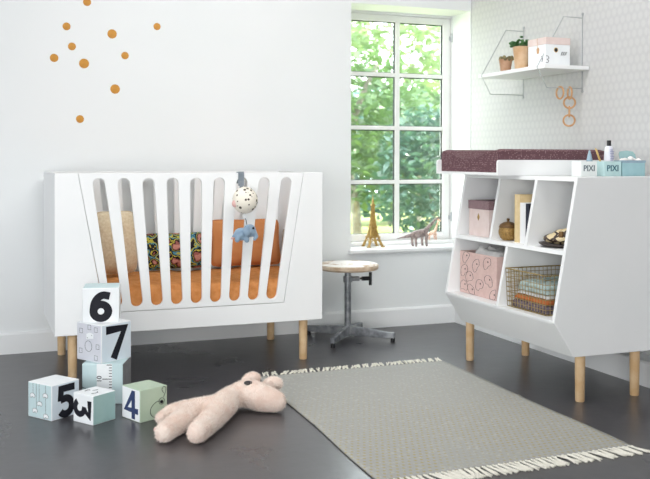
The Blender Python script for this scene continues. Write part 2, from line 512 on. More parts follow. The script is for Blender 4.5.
def obj(name, mb, m, parent=None, local=False, bevel=0.0, base=None, smooth=True, ang=0.6):
    """one mesh object. Points are world points unless local=True; base = origin of a top-level mesh"""
    vs = mb.v
    if parent is not None and not local:
        vs = to_local(parent, vs)
    if base is not None:
        vs = [v - Vector(base) for v in vs]
    me = bpy.data.meshes.new(name)
    me.from_pydata([tuple(v) for v in vs], [], mb.f)
    me.validate()
    o = link_mesh(name, me, m, parent, smooth, ang)
    if base is not None:
        o.location = base
    if bevel:
        md = o.modifiers.new('bevel', 'BEVEL')
        md.width = bevel; md.segments = 2; md.limit_method = 'ANGLE'; md.angle_limit = 0.7
    return o

def tag(o, label, cat, group=None, kind=None):
    o['label'] = label; o['category'] = cat
    if group: o['group'] = group
    if kind: o['kind'] = kind
    return o

def thing(name, label, cat, loc=(0,0,0), rz=0.0, group=None):
    o = bpy.data.objects.new(name, None)
    COL.objects.link(o)
    o.empty_display_size = 0.05
    o.location = loc; o.rotation_euler = (0, 0, rz)
    return tag(o, label, cat, group)

def struct(name, mb, m, bevel=0.0):
    o = obj(name, mb, m, bevel=bevel)
    o['kind'] = 'structure'
    return o

def blob(name, balls, m, parent=None, voxel=0.006, smooth=6, base=None, noise=0.0):
    """one continuous skin around overlapping balls: (position, radius or radii)"""
    mb = MB()
    for c, r in balls:
        mb.ball(c, r, 16, 10)
    me = bpy.data.meshes.new(name)
    me.from_pydata([tuple(v) for v in mb.v], [], mb.f)
    t = bpy.data.objects.new('tmp', me); COL.objects.link(t)
    md = t.modifiers.new('r', 'REMESH'); md.mode = 'VOXEL'; md.voxel_size = voxel
    ms = t.modifiers.new('s', 'SMOOTH'); ms.factor = 0.5; ms.iterations = smooth
    dg = bpy.context.evaluated_depsgraph_get(); dg.update()
    me2 = bpy.data.meshes.new_from_object(t.evaluated_get(dg))
    bpy.data.objects.remove(t)
    me2.name = name
    vs = [v.co.copy() for v in me2.vertices]
    if noise:
        rnd = random.Random(3)
        for i, v in enumerate(me2.vertices):
            vs[i] = vs[i] + v.normal * rnd.uniform(-noise, noise)
    vs = to_local(parent, vs)
    if base is not None:
        vs = [v - Vector(base) for v in vs]
    for v, c in zip(me2.vertices, vs):
        v.co = c
    me2.materials.clear()
    o = link_mesh(name, me2, m, parent, True, 3.0)
    if base is not None:
        o.location = base
    return o

def chain(keys, step=0.4):
    """balls between keyed (x, y, z, r)"""
    out = []
    for a, b in zip(keys[:-1], keys[1:]):
        d = (Vector(a[:3]) - Vector(b[:3])).length
        n = max(1, int(d / (step * min(a[3], b[3])) + 1))
        for i in range(n):
            t = i / n
            out.append((tuple(a[k] * (1-t) + b[k] * t for k in range(3)), a[3] * (1-t) + b[3] * t))
    out.append((keys[-1][:3], keys[-1][3]))
    return out

def curve_panel(name, outer, holes, y0, thick, m, parent, bevel=0.003):
    """flat board in the XZ plane cut with holes (filled 2-D curve turned into a mesh), front at y0"""
    cu = bpy.data.curves.new(name, 'CURVE'); cu.dimensions = '2D'; cu.fill_mode = 'BOTH'
    cu.extrude = thick/2 - bevel; cu.bevel_depth = bevel; cu.bevel_resolution = 1; cu.offset = -bevel
    for loop in [outer] + holes:
        sp = cu.splines.new('POLY'); sp.points.add(len(loop)-1); sp.use_cyclic_u = True
        for p, q in zip(sp.points, loop):
            p.co = (q[0], q[1], 0, 1)
    t = bpy.data.objects.new('tmp', cu); COL.objects.link(t)
    dg = bpy.context.evaluated_depsgraph_get(); dg.update()
    me = bpy.data.meshes.new_from_object(t.evaluated_get(dg))
    bpy.data.objects.remove(t)
    vs = [Vector((v.co.x, y0 + thick/2 - v.co.z, v.co.y)) for v in me.vertices]
    vs = to_local(parent, vs)
    for v, c in zip(me.vertices, vs):
        v.co = c
    me.name = name; me.materials.clear()
    return link_mesh(name, me, m, parent, True, 0.5)

def text_mesh(name, body, size, fn, m, parent, bold=0.0, depth=0.0006):
    """lettering laid on a face: fn(u, v, h) maps the text plane to world; centred on 0,0"""
    cu = bpy.data.curves.new(name, 'FONT'); cu.body = body; cu.size = size
    cu.align_x = 'CENTER'; cu.align_y = 'CENTER'; cu.extrude = depth; cu.offset = bold; cu.resolution_u = 3
    t = bpy.data.objects.new('tmp', cu); COL.objects.link(t)
    dg = bpy.context.evaluated_depsgraph_get(); dg.update()
    me = bpy.data.meshes.new_from_object(t.evaluated_get(dg))
    bpy.data.objects.remove(t)
    for v in me.vertices:
        v.co = fn(v.co.x, v.co.y, v.co.z + depth)
    me.name = name; me.materials.clear()
    return link_mesh(name, me, m, parent, False)

def arc(cx, cy, r, a0, a1, n=18, ry=None):
    ry = ry or r
    return [(cx + r*math.cos(math.radians(a0+(a1-a0)*i/n)), cy + ry*math.sin(math.radians(a0+(a1-a0)*i/n))) for i in range(n+1)]

def spline(pts, n=8, closed=False):
    P = [Vector(p) for p in pts]; out = []
    m = len(P)
    for i in range(m if closed else m-1):
        p0 = P[i-1] if (i > 0 or closed) else P[i]
        p1 = P[i]; p2 = P[(i+1) % m]
        p3 = P[(i+2) % m] if (i+2 < m or closed) else p2
        for k in range(n):
            t = k/n
            out.append(0.5*((2*p1)+(-p0+p2)*t+(2*p0-5*p1+4*p2-p3)*t*t+(-p0+3*p1-3*p2+p3)*t**3))
    if not closed:
        out.append(P[-1])
    return out

# ------------------------------------------------------------------ the room
WX, WY, HC = 2.77, 4.717, 2.6
struct('floor', MB().box(-3.2, -1.5, -0.1, 3.0, 5.017, 0.0), M['floor'])
struct('ceiling', MB().box(-3.2, -1.5, HC, 3.0, 5.017, HC+0.12), M['ceiling'])
w = MB()
w.box(-3.2, WY, 0, 1.999, 5.017, HC)
w.box(1.999, WY, 0, WX+0.2, 5.017, 0.424)
w.box(1.999, WY, 1.837, WX+0.2, 5.017, HC)
struct('wall_back', w, M['wall'])
struct('wall_right', MB().box(WX, -1.5, 0, WX+0.2, 5.017, HC), M['wallpaper'])
struct('wall_left', MB().box(-3.4, -1.7, 0, -3.2, 5.017, HC), M['wall'])
struct('wall_front', MB().box(-3.2, -1.7, 0, WX+0.2, -1.5, HC), M['wall'])
# a strip of plain white reveal lines the wall beside the window (between the opening and the papered wall)
struct('trim_1', MB().box(WX-0.004, WY+0.0, 0.424, WX, 4.95, 1.837), M['wall'])
bb = MB(); bb.prism([(WY, 0), (WY-0.02, 0), (WY-0.02, 0.094), (WY-0.012, 0.105), (WY, 0.105)], 'x', -3.2, 2.656)
struct('baseboard_back', bb, M['trim'])
bb = MB(); bb.prism([(WX, 0), (2.656, 0), (2.656, 0.1), (2.662, 0.106), (WX, 0.106)], 'y', -1.5, WY)
struct('baseboard_right', bb, M['trim'])

# window
win = bpy.data.objects.new('window_1', None); COL.objects.link(win); win.location = (2.385, 4.95, 0.447); win['kind'] = 'structure'
def winpart(name, mb, m, bevel=0.002):
    o = obj(name, mb, m, win, bevel=bevel)
    return o
Y0, Y1 = 4.95, 4.99
f = MB()
f.box(2.00, Y0-0.008, 0.447, 2.77, Y1+0.02, 0.47)
f.box(2.00, Y0-0.008, 1.823, 2.77, Y1+0.02, 1.837)
f.box(2.00, Y0-0.008, 0.47, 2.012, Y1+0.02, 1.823)
f.box(2.762, Y0-0.008, 0.47, 2.77, Y1+0.02, 1.823)
winpart('frame', f, M['winframe'])
s = MB()
s.box(2.014, Y0, 0.473, 2.092, Y1, 1.821)
s.box(2.711, Y0, 0.473, 2.760, Y1, 1.821)
s.box(2.092, Y0, 0.473, 2.711, Y1, 0.512)
s.box(2.092, Y0, 1.782, 2.711, Y1, 1.821)
winpart('sash', s, M['winframe'])
mu = MB(); mu.box(2.388, Y0+0.003, 0.512, 2.418, Y1-0.003, 1.782)
for z in (0.822, 1.146, 1.465):
    mu.box(2.092, Y0+0.004, z-0.0115, 2.711, Y1-0.004, z+0.0115)
winpart('muntin', mu, M['winframe'])
g = MB()
zs = [0.512, 0.8105, 0.8335, 1.1345, 1.1575, 1.4535, 1.4765, 1.782]
for (xa, xb) in ((2.092, 2.388), (2.418, 2.711)):
    for k in range(4):
        za, zb = zs[2*k], zs[2*k+1]
        g.box(xa, Y0+0.012, zb-0.006, xb, Y0+0.02, zb)
        g.box(xb-0.008, Y0+0.012, za, xb, Y0+0.02, zb)
        g.box(xa, Y0+0.012, za, xb, Y0+0.02, za+0.003)
winpart('gasket', g, M['gasket'], 0)
winpart('pane', MB().box(2.092, Y0+0.02, 0.512, 2.711, Y0+0.024, 1.782), M['glass'], 0)
for z in (1.70, 0.60):
    h = MB(); h.cyl((2.764, Y0-0.014, z-0.022), (2.764, Y0-0.014, z+0.022), 0.006, seg=12); h.box(2.752, Y0-0.012, z-0.012, 2.768, Y0, z+0.012); h.ball((2.764, Y0-0.014, z+0.026), 0.007, 10, 8)
    winpart('hinge', h, M['wire_metal'], 0)
sill = MB(); sill.box(1.985, 4.692, 0.424, WX-0.005, 4.942, 0.447)
o = struct('trim_2', sill, M['trim'], bevel=0.006)

# ------------------------------------------------------------------ garden beyond the window
o = struct('ground_lawn', MB().box(-6, 5.05, -0.3, 16, 24, -0.02), M['grass'])
def leaves(n, c, r, size, rnd, hollow=0.25):
    mb = MB()
    for i in range(n):
        while True:
            p = Vector((rnd.uniform(-1,1), rnd.uniform(-1,1), rnd.uniform(-1,1)))
            if hollow < p.length < 1: break
        p = Vector((c[0]+p.x*r[0], c[1]+p.y*r[1], c[2]+p.z*r[2]))
        if p.z < 0.02: continue
        q = Euler((rnd.uniform(-0.9,0.9), rnd.uniform(-0.9,0.9), rnd.uniform(0,6.28))).to_matrix()
        s = size * rnd.uniform(0.6, 1.35)
        vs = [p + q @ Vector(t) for t in ((0,-s,0), (s*0.42,-s*0.1,s*0.12), (0,s,0), (-s*0.42,-s*0.1,s*0.12))]
        mb.add(vs, [(0,1,2), (0,2,3)])
    return mb
def tree(name, label, c, r, n, size, leafm, trunk, seed, cat='tree'):
    rnd = random.Random(seed)
    t = thing(name, label, cat, (c[0], c[1], -0.02))
    obj('foliage', leaves(n, c, r, size, rnd), M[leafm], t, smooth=False)
    tm = MB()
    for pts, r0 in trunk:
        pts = [Vector((c[0]+p[0], c[1]+p[1], p[2])) for p in pts]
        pp = spline(pts, 5)
        tm.tube(pp, [r0*(1-0.6*i/len(pp)) for i in range(len(pp))], 8)
    obj('trunk', tm, M['bark'], t)
    return t
tree('garden_shrub', 'dense dark green shrub behind the lower right window panes', (4.25, 8.0, 0.80), (0.60, 0.45, 0.70), 2200, 0.058, 'leaf_dark',
     [([(0,0,-0.02),(0.03,0,0.4),(-0.05,0,0.9)], 0.03)], 3, 'shrub')
tree('leafy_tree', 'mid-green tree with a slanting grey trunk behind the souvenir tower', (4.15, 9.3, 1.30), (0.82, 0.5, 0.95), 1500, 0.075, 'leaf_mid',
     [([(-0.12,0,-0.02),(-0.16,0,0.5),(-0.26,0,1.0),(-0.1,0,1.6),(0.1,0,2.0)], 0.06)], 2)
tree('leafy_tree', 'green leafy tree behind the middle window panes', (5.35, 10.8, 1.30), (1.2, 0.6, 0.6), 1400, 0.09, 'leaf_mid',
     [([(0.2,0,-0.02),(0.2,0,0.8),(0.0,0,1.7)], 0.05)], 5)
tree('garden_shrub', 'blue-green shrub farther back between the two nearer plants', (5.9, 12.4, 1.05), (1.7, 0.6, 1.0), 4200, 0.09, 'leaf_blue',
     [([(0,0,-0.02),(0.06,0,0.5),(0.1,0,1.0)], 0.04)], 4, 'shrub')
tree('leafy_tree', 'tall pale yellow-green tree filling the upper window panes', (7.0, 14.4, 2.65), (2.1, 1.0, 1.5), 1900, 0.13, 'leaf_pale',
     [([(0,0,-0.02),(0.1,0,0.8),(0.0,0.1,1.6),(0.3,0,2.6)], 0.09)], 1)
gp = MB(); gp.cyl((5.02, 9.95, -0.02), (5.02, 9.95, 0.90), 0.022, seg=10)
gp.box(4.99, 9.92, 0.90, 5.05, 9.98, 0.93)
tag(obj('garden_post', gp, M['gh'], base=(5.02, 9.95, -0.02)), 'thin pale blue post standing in the garden by the dark shrub', 'post')

# ------------------------------------------------------------------ gold wall stickers
DOTS = [((0.553, 1.747), .020, 'gold dot sticker cut by the top edge of the photo'),
        ((0.453, 1.619), .0195, 'small gold dot sticker highest on the left side of the cluster'),
        ((0.479, 1.520), .0195, 'small gold dot sticker just above the large lower-left dot'),
        ((0.393, 1.459), .0205, 'leftmost gold dot sticker of the cluster'),
        ((0.538, 1.437), .0245, 'large gold dot sticker in the left half, right of the leftmost dot'),
        ((0.677, 1.593), .0235, 'large gold dot sticker near the top middle of the cluster'),
        ((0.742, 1.486), .0190, 'small gold dot sticker below and right of the top middle large dot'),
        ((0.906, 1.643), .0185, 'rightmost gold dot sticker, set apart from the rest'),
        ((0.692, 1.313), .0240, 'large gold dot sticker low on the right of the cluster'),
        ((0.518, 1.157), .0195, 'lowest gold dot sticker, nearest to the crib')]
for (x, z), r, lab in DOTS:
    d = MB(); d.cyl((x, WY-0.001, z), (x, WY, z), r, seg=32)
    tag(obj('wall_sticker', d, M['gold'], base=(x, WY, z)), lab, 'sticker', 'gold dots on the wall')

# ------------------------------------------------------------------ crib
CX0, CX1, CY0, CY1, CZ0, CZ1 = 0.338, 1.566, 4.04, 4.66, 0.195, 0.895
crib = thing('baby_crib', 'white slatted baby crib on round oak legs against the back wall', 'crib', (0.952, 4.35, 0))
gap = 0.0012
curve_panel('front_frame', [(CX0,CZ0),(CX1,CZ0),(CX1,CZ1),(1.470+gap,CZ1),(1.373+gap,0.285-gap),(0.548-gap,0.285-gap),(0.435-gap,CZ1),(CX0,CZ1)], [], CY0, 0.02, M['white'], crib, 0.002)
def slots():
    out = []
    for i in range(9):
        xt = 0.520 + (1.387-0.520)*i/8; xb = 0.602 + (1.310-0.602)*i/8
        zt, zb = 0.872, 0.305
        d = Vector((xt-xb, zt-zb)).normalized(); n = Vector((-d.y, d.x))
        hw = 0.0265
        loop = []
        cr = hw*0.98
        A = Vector((xt, zt)) - d*cr; B = Vector((xb, zb)) + d*cr
        a0 = math.atan2(d.y, d.x)
        for k in range(13):
            a = a0 - PI/2 + PI*k/12
            loop.append((A.x+hw*math.cos(a), A.y+hw*math.sin(a)))
        for k in range(13):
            a = a0 + PI/2 + PI*k/12
            loop.append((B.x+hw*math.cos(a), B.y+hw*math.sin(a)))
        out.append(loop)
    return out
SL = slots()
curve_panel('slat_panel', [(0.435+gap,CZ1),(0.548+gap,0.285+gap),(1.373-gap,0.285+gap),(1.470-gap,CZ1)], SL, CY0, 0.02, M['white'], crib, 0.002)
curve_panel('back_panel', [(CX0+.02,CZ0),(CX1-.02,CZ0),(CX1-.02,CZ1),(CX0+.02,CZ1)], SL, CY1-0.02, 0.02, M['white'], crib, 0.002)
obj('end_panel', MB().box(CX0, CY0+0.02, CZ0, CX0+0.02, CY1, CZ1), M['white'], crib, bevel=0.002)
obj('end_panel', MB().box(CX1-0.02, CY0+0.02, CZ0, CX1, CY1, CZ1), M['white'], crib, bevel=0.002)
obj('base_board', MB().box(CX0+0.02, CY0+0.02, CZ0+0.002, CX1-0.02, CY1-0.02, CZ0+0.025), M['white'], crib)
for x in (0.417, 1.489):
    for y in (4.095, 4.60):
        l = MB(); l.lathe([(0.0175,0),(0.019,0.004),(0.021,0.194)], (x,y,0), 20)
        obj('leg', l, M['oak'], crib)

# mattress in its rust cover, softly creased
def soft_block(x0,y0,z0,x1,y1,z1,nx,ny,amp,seed,r=0.03):
    import mathutils.noise as nz
    mb = MB()
    def top(u,v):
        x = x0+(x1-x0)*u; y = y0+(y1-y0)*v
        e = min(1, min(u*(x1-x0), (1-u)*(x1-x0), v*(y1-y0), (1-v)*(y1-y0))/r)
        z = z1 - r*(1-math.sqrt(max(0,1-(1-e)**2)))
        z += amp*nz.noise(Vector((x*7+seed, y*9, seed)))*(0.3+0.7*e) + amp*0.5*nz.noise(Vector((x*21, y*23+seed, 2.0)))
        return (x, y, z)
    vs = [top(i/nx, j/ny) for j in range(ny+1) for i in range(nx+1)]
    fs = [(j*(nx+1)+i, j*(nx+1)+i+1, (j+1)*(nx+1)+i+1, (j+1)*(nx+1)+i) for j in range(ny) for i in range(nx)]
    ring = [i for i in range(nx+1)] + [j*(nx+1)+nx for j in range(1,ny+1)] + [ny*(nx+1)+i for i in range(nx-1,-1,-1)] + [j*(nx+1) for j in range(ny-1,0,-1)]
    n = len(ring); rows = 6
    idx = ring
    for k in range(1, rows+1):
        t = k/rows; new = []
        for q in ring:
            x,y,z = vs[q]
            zz = z*(1-t) + z0*t
            off = 0.006*nz.noise(Vector((x*16, y*16, zz*14+seed)))*(1 if 0<t<1 else 0)
            cx, cy = (x0+x1)/2, (y0+y1)/2
            nx_, ny_ = (1 if x>=x1-1e-4 else -1 if x<=x0+1e-4 else 0), (1 if y>=y1-1e-4 else -1 if y<=y0+1e-4 else 0)
            new.append(len(vs)); vs.append((x - abs(off)*nx_, y - abs(off)*ny_, zz))
        for a in range(n):
            b = (a+1) % n
            fs.append((idx[a], new[a], new[b], idx[b]))
        idx = new
    fs.append(tuple(idx))
    mb.add(vs, fs)
    return mb
o = obj('crib_mattress', soft_block(CX0+0.026, CY0+0.026, CZ0+0.0255, CX1-0.026, CY1-0.03, 0.392, 90, 44, 0.011, 1.3, 0.035), M['rust'], base=(0.952, 4.35, CZ0+0.0255), ang=3)
tag(o, 'crib mattress in a crinkled rust orange cover', 'mattress')

def pillow(name, label, w, h, t, m, loc, lean, yaw, seed=0, seam=None, cat='pillow', roll=0.0, nse=7):
    """upright cushion standing on its lower edge; leans back by 'lean'"""
    import mathutils.noise as nz
    n = 26; mb = MB(); vs = []; fs = []
    def pt(i, j, side):
        u = -1+2*i/n; v = -1+2*j/n
        k = (max(0,1-abs(u)**2.6)**0.55)*(max(0,1-abs(v)**2.6)**0.55)
        pin = 1-0.07*(1-abs(u)**2)*abs(v)**3; pin2 = 1-0.07*(1-abs(v)**2)*abs(u)**3
        mm = max(abs(u), abs(v)); f = 1.0 if mm < 1e-6 else 1 - mm**2*(1 - mm/((abs(u)**nse+abs(v)**nse)**(1/nse)))
        x = w/2*u*pin2*f; z = h/2 + h/2*v*pin*f
        d = t/2*k*(1+0.12*nz.noise(Vector((u*2+seed, v*2, seed))))
        d += 0.004*k*nz.noise(Vector((u*6, v*6+seed, 1)))
        return (x, -d*side, z)
    for side in (1, -1):
        for j in range(n+1):
            for i in range(n+1):
                vs.append(pt(i, j, side))
    q = (n+1)*(n+1)
    for j in range(n):
        for i in range(n):
            a = j*(n+1)+i
            fs.append((a, a+1, a+n+2, a+n+1)); fs.append((q+a, q+a+n+1, q+a+n+2, q+a+1))
    mb.add(vs, fs)
    me = bpy.data.meshes.new(name); me.from_pydata([tuple(v) for v in mb.v], [], mb.f)
    bm = bmesh.new(); bm.from_mesh(me); bmesh.ops.remove_doubles(bm, verts=bm.verts, dist=1e-5); bm.to_mesh(me); bm.free()
    o = link_mesh(name, me, m, None, True, 3)
    o.location = loc; o.rotation_euler = (lean, roll, yaw)
    tag(o, label, cat)
    if seam:
        s = MB()
        pts = []
        for i in range(n+1): pts.append(Vector(pt(i,0,0)))
        for j in range(1,n+1): pts.append(Vector(pt(n,j,0)))
        for i in range(n-1,-1,-1): pts.append(Vector(pt(i,n,0)))
        for j in range(n-1,0,-1): pts.append(Vector(pt(0,j,0)))
        s.tube(pts, 0.003, 6, True)
        obj('seam', s, seam, o, local=True, ang=3)
    return o
pillow('scatter_pillow', 'plain beige linen pillow propped at the left end of the crib', 0.225, 0.315, 0.11, M['beige'], (0.655, 4.42, 0.399), -0.10, math.radians(12), 1, M['beige'], nse=4.5)
pillow('scatter_pillow', 'small colourful patterned pillow lying along the middle of the crib', 0.345, 0.185, 0.10, M['print'], (0.975, 4.53, 0.404), -0.22, 0.05, 2, M['print'])
pillow('scatter_pillow', 'plain rust orange pillow at the right end of the crib', 0.385, 0.250, 0.10, M['rust_pillow'], (1.330, 4.515, 0.404), -0.22, -0.04, 3, M['rust_pillow'])
pillow('scatter_pillow', 'taupe pillow half hidden behind the rust pillow in the crib', 0.20, 0.205, 0.045, M['taupe'], (1.500, 4.32, 0.400), -0.03, math.radians(-84), 4, M['taupe'])

# musical toy hanging from the crib rail
toy = thing('hanging_toy', 'dotted ball toy with a blue elephant hanging from the crib rail', 'toy', (1.163, 4.03, 0.895))
st = MB(); st.prism([(4.0365,0.835),(4.0335,0.835),(4.0335,0.900),(4.0665,0.900),(4.0665,0.845),(4.0635,0.845),(4.0635,0.897),(4.0365,0.897)], 'x', 1.149, 1.176)
st.prism([(4.0345,0.80),(4.0365,0.80),(4.0365,0.84),(4.0335,0.84)], 'x', 1.155, 1.170)
obj('strap', st, M['grey_cloth'], toy)
bl = MB(); bl.ball((1.166, 3.982, 0.771), (0.058, 0.055, 0.061), 28, 18)
obj('ball', bl, M['polka'], toy)
pk = MB(); pk.ball((1.116, 3.968, 0.757), (0.016, 0.008, 0.017), 14, 10)
obj('ear', pk, M['pink_felt'], toy)
sr = MB()
star = []
for k in range(10):
    r = 0.014 if k % 2 == 0 else 0.007
    star.append((1.164 + r*math.sin(PI*k/5), 0.697 + r*math.cos(PI*k/5)))
sr.prism(star, 'y', 3.976, 3.986)
obj('star', sr, M['paper_white'], toy)
cd = MB(); cd.tube(spline([(1.166,3.982,0.712),(1.164,3.981,0.70),(1.170,3.981,0.680),(1.175,3.981,0.655)], 4), 0.0018, 6)
obj('cord', cd, M['ink'], toy)
el = blob('elephant', [((1.150,3.985,0.617),(0.036,0.026,0.030)), ((1.188,3.980,0.632),(0.029,0.026,0.030))]
          + chain([(1.132,3.975,0.608,0.014),(1.126,3.972,0.592,0.012)]) + chain([(1.168,3.972,0.605,0.014),(1.170,3.968,0.590,0.012)])
          + chain([(1.205,3.974,0.624,0.014),(1.216,3.972,0.606,0.010),(1.208,3.970,0.594,0.008)]) + chain([(1.12,3.982,0.62,0.007),(1.108,3.98,0.606,0.005)]),
          M['blue_plush'], toy, 0.003, 4)
ee = MB(); ee.ball((1.168, 3.955, 0.634), (0.019, 0.007, 0.026), 14, 10)
obj('ear', ee, M['blue_plush'], el)
ey = MB(); ey.ball((1.197, 3.955, 0.645), (0.0055, 0.003, 0.0055), 10, 8)
obj('eye', ey, M['eye'], el)
tl = MB(); tl.ball((1.106, 3.98, 0.600), (0.007, 0.005, 0.006), 10, 8)
obj('tail_tip', tl, M['pink_felt'], el)

# ------------------------------------------------------------------ toy blocks
GLYPH = {
 '6': [(arc(.5,.325,.20,0,360,30)[:-1], True), (spline([(.302,.35),(.325,.54),(.41,.70),(.55,.79),(.74,.76)],6), False)],
 '3': [([(.20,.83),(.73,.83),(.50,.565)], False), ([(.43,.565)] + arc(.475,.335,.225,90,-150,22), False)],
 '5': [([(.82,.84),(.33,.84),(.312,.50)], False), ([(.315,.53)] + arc(.49,.33,.225,95,-145,22), False)],
 '7': [([(.15,.84),(.77,.84),(.40,.07)], False)],
 '4': [([(.64,.88),(.22,.32),(.90,.32)], False), ([(.64,.93),(.64,.06)], False)],
}
GW = {'6': .215, '3': .20, '5': .205, '7': .22, '4': .18}
def face_fn(s, face, z0=0.0, ht=None):
    ht = ht or 2*s
    if face == 'front': return lambda u, v, h: Vector((-s+2*s*u, -s-h, z0+ht*v))
    if face == 'left':  return lambda u, v, h: Vector((-s-h, s-2*s*u, z0+ht*v))
    if face == 'right': return lambda u, v, h: Vector((s+h, -s+2*s*u, z0+ht*v))
    if face == 'top':   return lambda u, v, h: Vector((-s+2*s*u, -s+2*s*v, z0+ht+h))
def block(label, loc, rz, size, num, numface, ink, colours, rot=0, height=None):
    s = size/2; ht = height or size
    t = thing('toy_block', label, 'toy block', loc, rz, 'numbered card blocks')
    b = MB(); b.box(-s,-s,0,s,s,ht)
    obj('cube', b, M[colours['body']], t, local=True, bevel=0.0025)
    for face in ('front','left','right','top'):
        if face in colours:
            p = MB(); e = 0.02
            p.patch([(e,e),(1-e,e),(1-e,1-e),(e,1-e)], face_fn(s, face, 0, ht), 0.0004)
            obj('face_print', p, M[colours[face]], t, local=True)
    if num:
        g = MB(); fn0 = face_fn(s, numface, 0, ht)
        def fn(u, v, h):
            a, c = u-.5, v-.5
            if rot: a, c = c, -a
            return fn0(.5+a, .5+c, h)
        for i, (pts, closed) in enumerate(GLYPH[num]):
            g.ribbon(pts, GW[num], fn, 0.0012+0.0002*i, closed)
        obj('numeral', g, M[ink], t, local=True, smooth=False)
    return t, s, ht
def outline(t, s, ht, face, loops, m, wdt=0.012, name='line_drawing'):
    fn = face_fn(s, face, 0, ht)
    for pts, closed in loops:
        mb = MB(); mb.ribbon(spline(pts, 6, closed), wdt, fn, 0.001, closed)
        obj(name, mb, M[m], t, local=True, smooth=False)
def dots(t, s, ht, face, lst, m, name='dot', h=0.0014):
    fn = face_fn(s, face, 0, ht)
    for (u, v, r) in lst:
        mb = MB(); mb.patch(arc(u, v, r, 0, 360, 18)[:-1], fn, h)
        obj(name, mb, M[m], t, local=True, smooth=False)

# the tower: ruler block, 7, 6
tb, s, ht = block('tall ruler-printed block at the bottom of the block tower', (0.510, 3.692, 0), math.radians(-21), 0.1585, None, None, None, {'body':'card_blue','front':'card_blue','right':'card_grey'}, height=0.157)
rs = MB(); rs.patch([(.36,.0),(.74,.0),(.74,1),(.36,1)], face_fn(s,'front',0,ht), 0.0008); obj('ruler_strip', rs, M['paper_white'], tb, local=True)
tk = MB(); fn = face_fn(s,'front',0,ht)
for k in range(14):
    v = 0.06+k*0.07
    L = .24 if k == 8 else (.13 if k in (3, 13) else .075)
    tk.ribbon([(.74-L, v), (.735, v)], 0.018, fn, 0.0012)
obj('ruler_scale', tk, M['ink'], tb, local=True, smooth=False)
f0 = face_fn(s,'front',0,ht)
text_mesh('ruler_figure', '10', 0.17, lambda x,y,h: f0(.43-y, .62+x, h+0.0012), M['ink'], tb)
outline(tb, s, ht, 'front', [([(.0,.42),(.12,.36),(.24,.2),(.3,.05)], False)], 'grey_ink', 0.012)
t7, s, ht = block('block with a black 7, second from the top of the tower', (0.5024, 3.721, 0.1571), math.radians(31.7), 0.1505, '7', 'front', 'ink', {'body':'paper_white','front':'card_ice','left':'card_lilac'}, height=0.1495)
sq = []; fn = None
for (u,v) in ((.18,.78),(.52,.90),(.78,.86),(.16,.25),(.85,.42),(.78,.12)):
    r=.06; sq.append(([(u-r,v-r),(u+r,v-r),(u+r,v+r),(u-r,v+r)], True))
fn = face_fn(s,'left',0,ht)
for pts, c in sq:
    mb = MB(); mb.ribbon(pts, .010, fn, .001, True)
    obj('square_outline', mb, M['grey_ink'], t7, local=True, smooth=False)
outline(t7, s, ht, 'left', [(arc(.48,.40,.14,0,330,12), True)], 'grey_ink', .012)
pp = MB(); pp.patch([(.40,.58),(.68,.62),(.68,.74),(.52,.76),(.40,.72)], fn, .0012); obj('white_figure', pp, M['paper_white'], t7, local=True)
dots(t7, s, ht, 'left', [(.62,.70,.012),(.44,.62,.012)], 'ink')
t6, s, ht = block('block with a black 6 on top of the block tower', (0.4985, 3.757, 0.3067), math.radians(-10.8), 0.1427, '6', 'front', 'ink', {'body':'paper_white','top':'card_blue'}, height=0.1376)

# the three on the floor
t5, s, ht = block('block with a black 5, leftmost of the blocks on the floor', (0.2918, 3.531, 0), math.radians(35.8), 0.130, '5', 'front', 'ink', {'body':'paper_white','front':'card_ice','left':'card_blue'})
strings = [([(u,.98),(u,v)], False) for u, v in ((.22,.68),(.48,.45),(.75,.72),(.36,.22),(.75,.12))]
fn = face_fn(s,'left',0,ht)
for pts, c in strings:
    mb = MB(); mb.ribbon(pts, .010, fn, .0009, c)
    obj('drawn_string', mb, M['grey_ink'], t5, local=True, smooth=False)
for (u, v) in ((.20,.62),(.50,.42),(.74,.68),(.30,.20),(.76,.10)):
    e = MB()
    bodyp = [(u-.09,v-.05),(u-.05,v-.06),(u-.03,v-.03),(u+.03,v-.03),(u+.05,v-.06),(u+.09,v-.04),(u+.11,v+.02),(u+.05,v+.07),(u-.04,v+.07),(u-.10,v+.03)]
    e.patch(bodyp, fn, .0011)
    eo = obj('printed_elephant', e, M['paper_white'], t5, local=True, smooth=False)
    l = MB(); l.ribbon(bodyp, .009, fn, .0014, True)
    obj('outline', l, M['grey_ink'], eo, local=True, smooth=False)
t3, s, ht = block('teal block with a sideways black 3, nearest the camera', (0.4249, 3.405, 0), math.radians(33.7), 0.1065, '3', 'left', 'ink', {'body':'paper_white','front':'card_teal'}, rot=1)
outline(t3, s, ht, 'top', [([(.2,.3),(.4,.25),(.5,.35)], False), ([(.5,.6),(.7,.55)], False), ([(.3,.75),(.45,.8),(.5,.72)], False)], 'grey_ink', .03)
t4, s, ht = block('pale green block with a navy 4, nearest the plush toy', (0.604, 3.382, 0), math.radians(23.6), 0.1185, '4', 'left', 'navy', {'body':'card_green','left':'paper_white'})
outline(t4, s, ht, 'front', [([(.80,.52),(.62,.55),(.42,.42),(.38,.22),(.55,.06),(.78,.10),(.93,.26)], False), ([(.86,.78),(.80,.90),(.88,.98),(.95,.92),(.93,.80),(.86,.66)], False), (arc(.79,.54,.10,0,340,12), True)], 'ink', .013)
dots(t4, s, ht, 'front', [(.79,.52,.055)], 'ink', 'printed_eye')

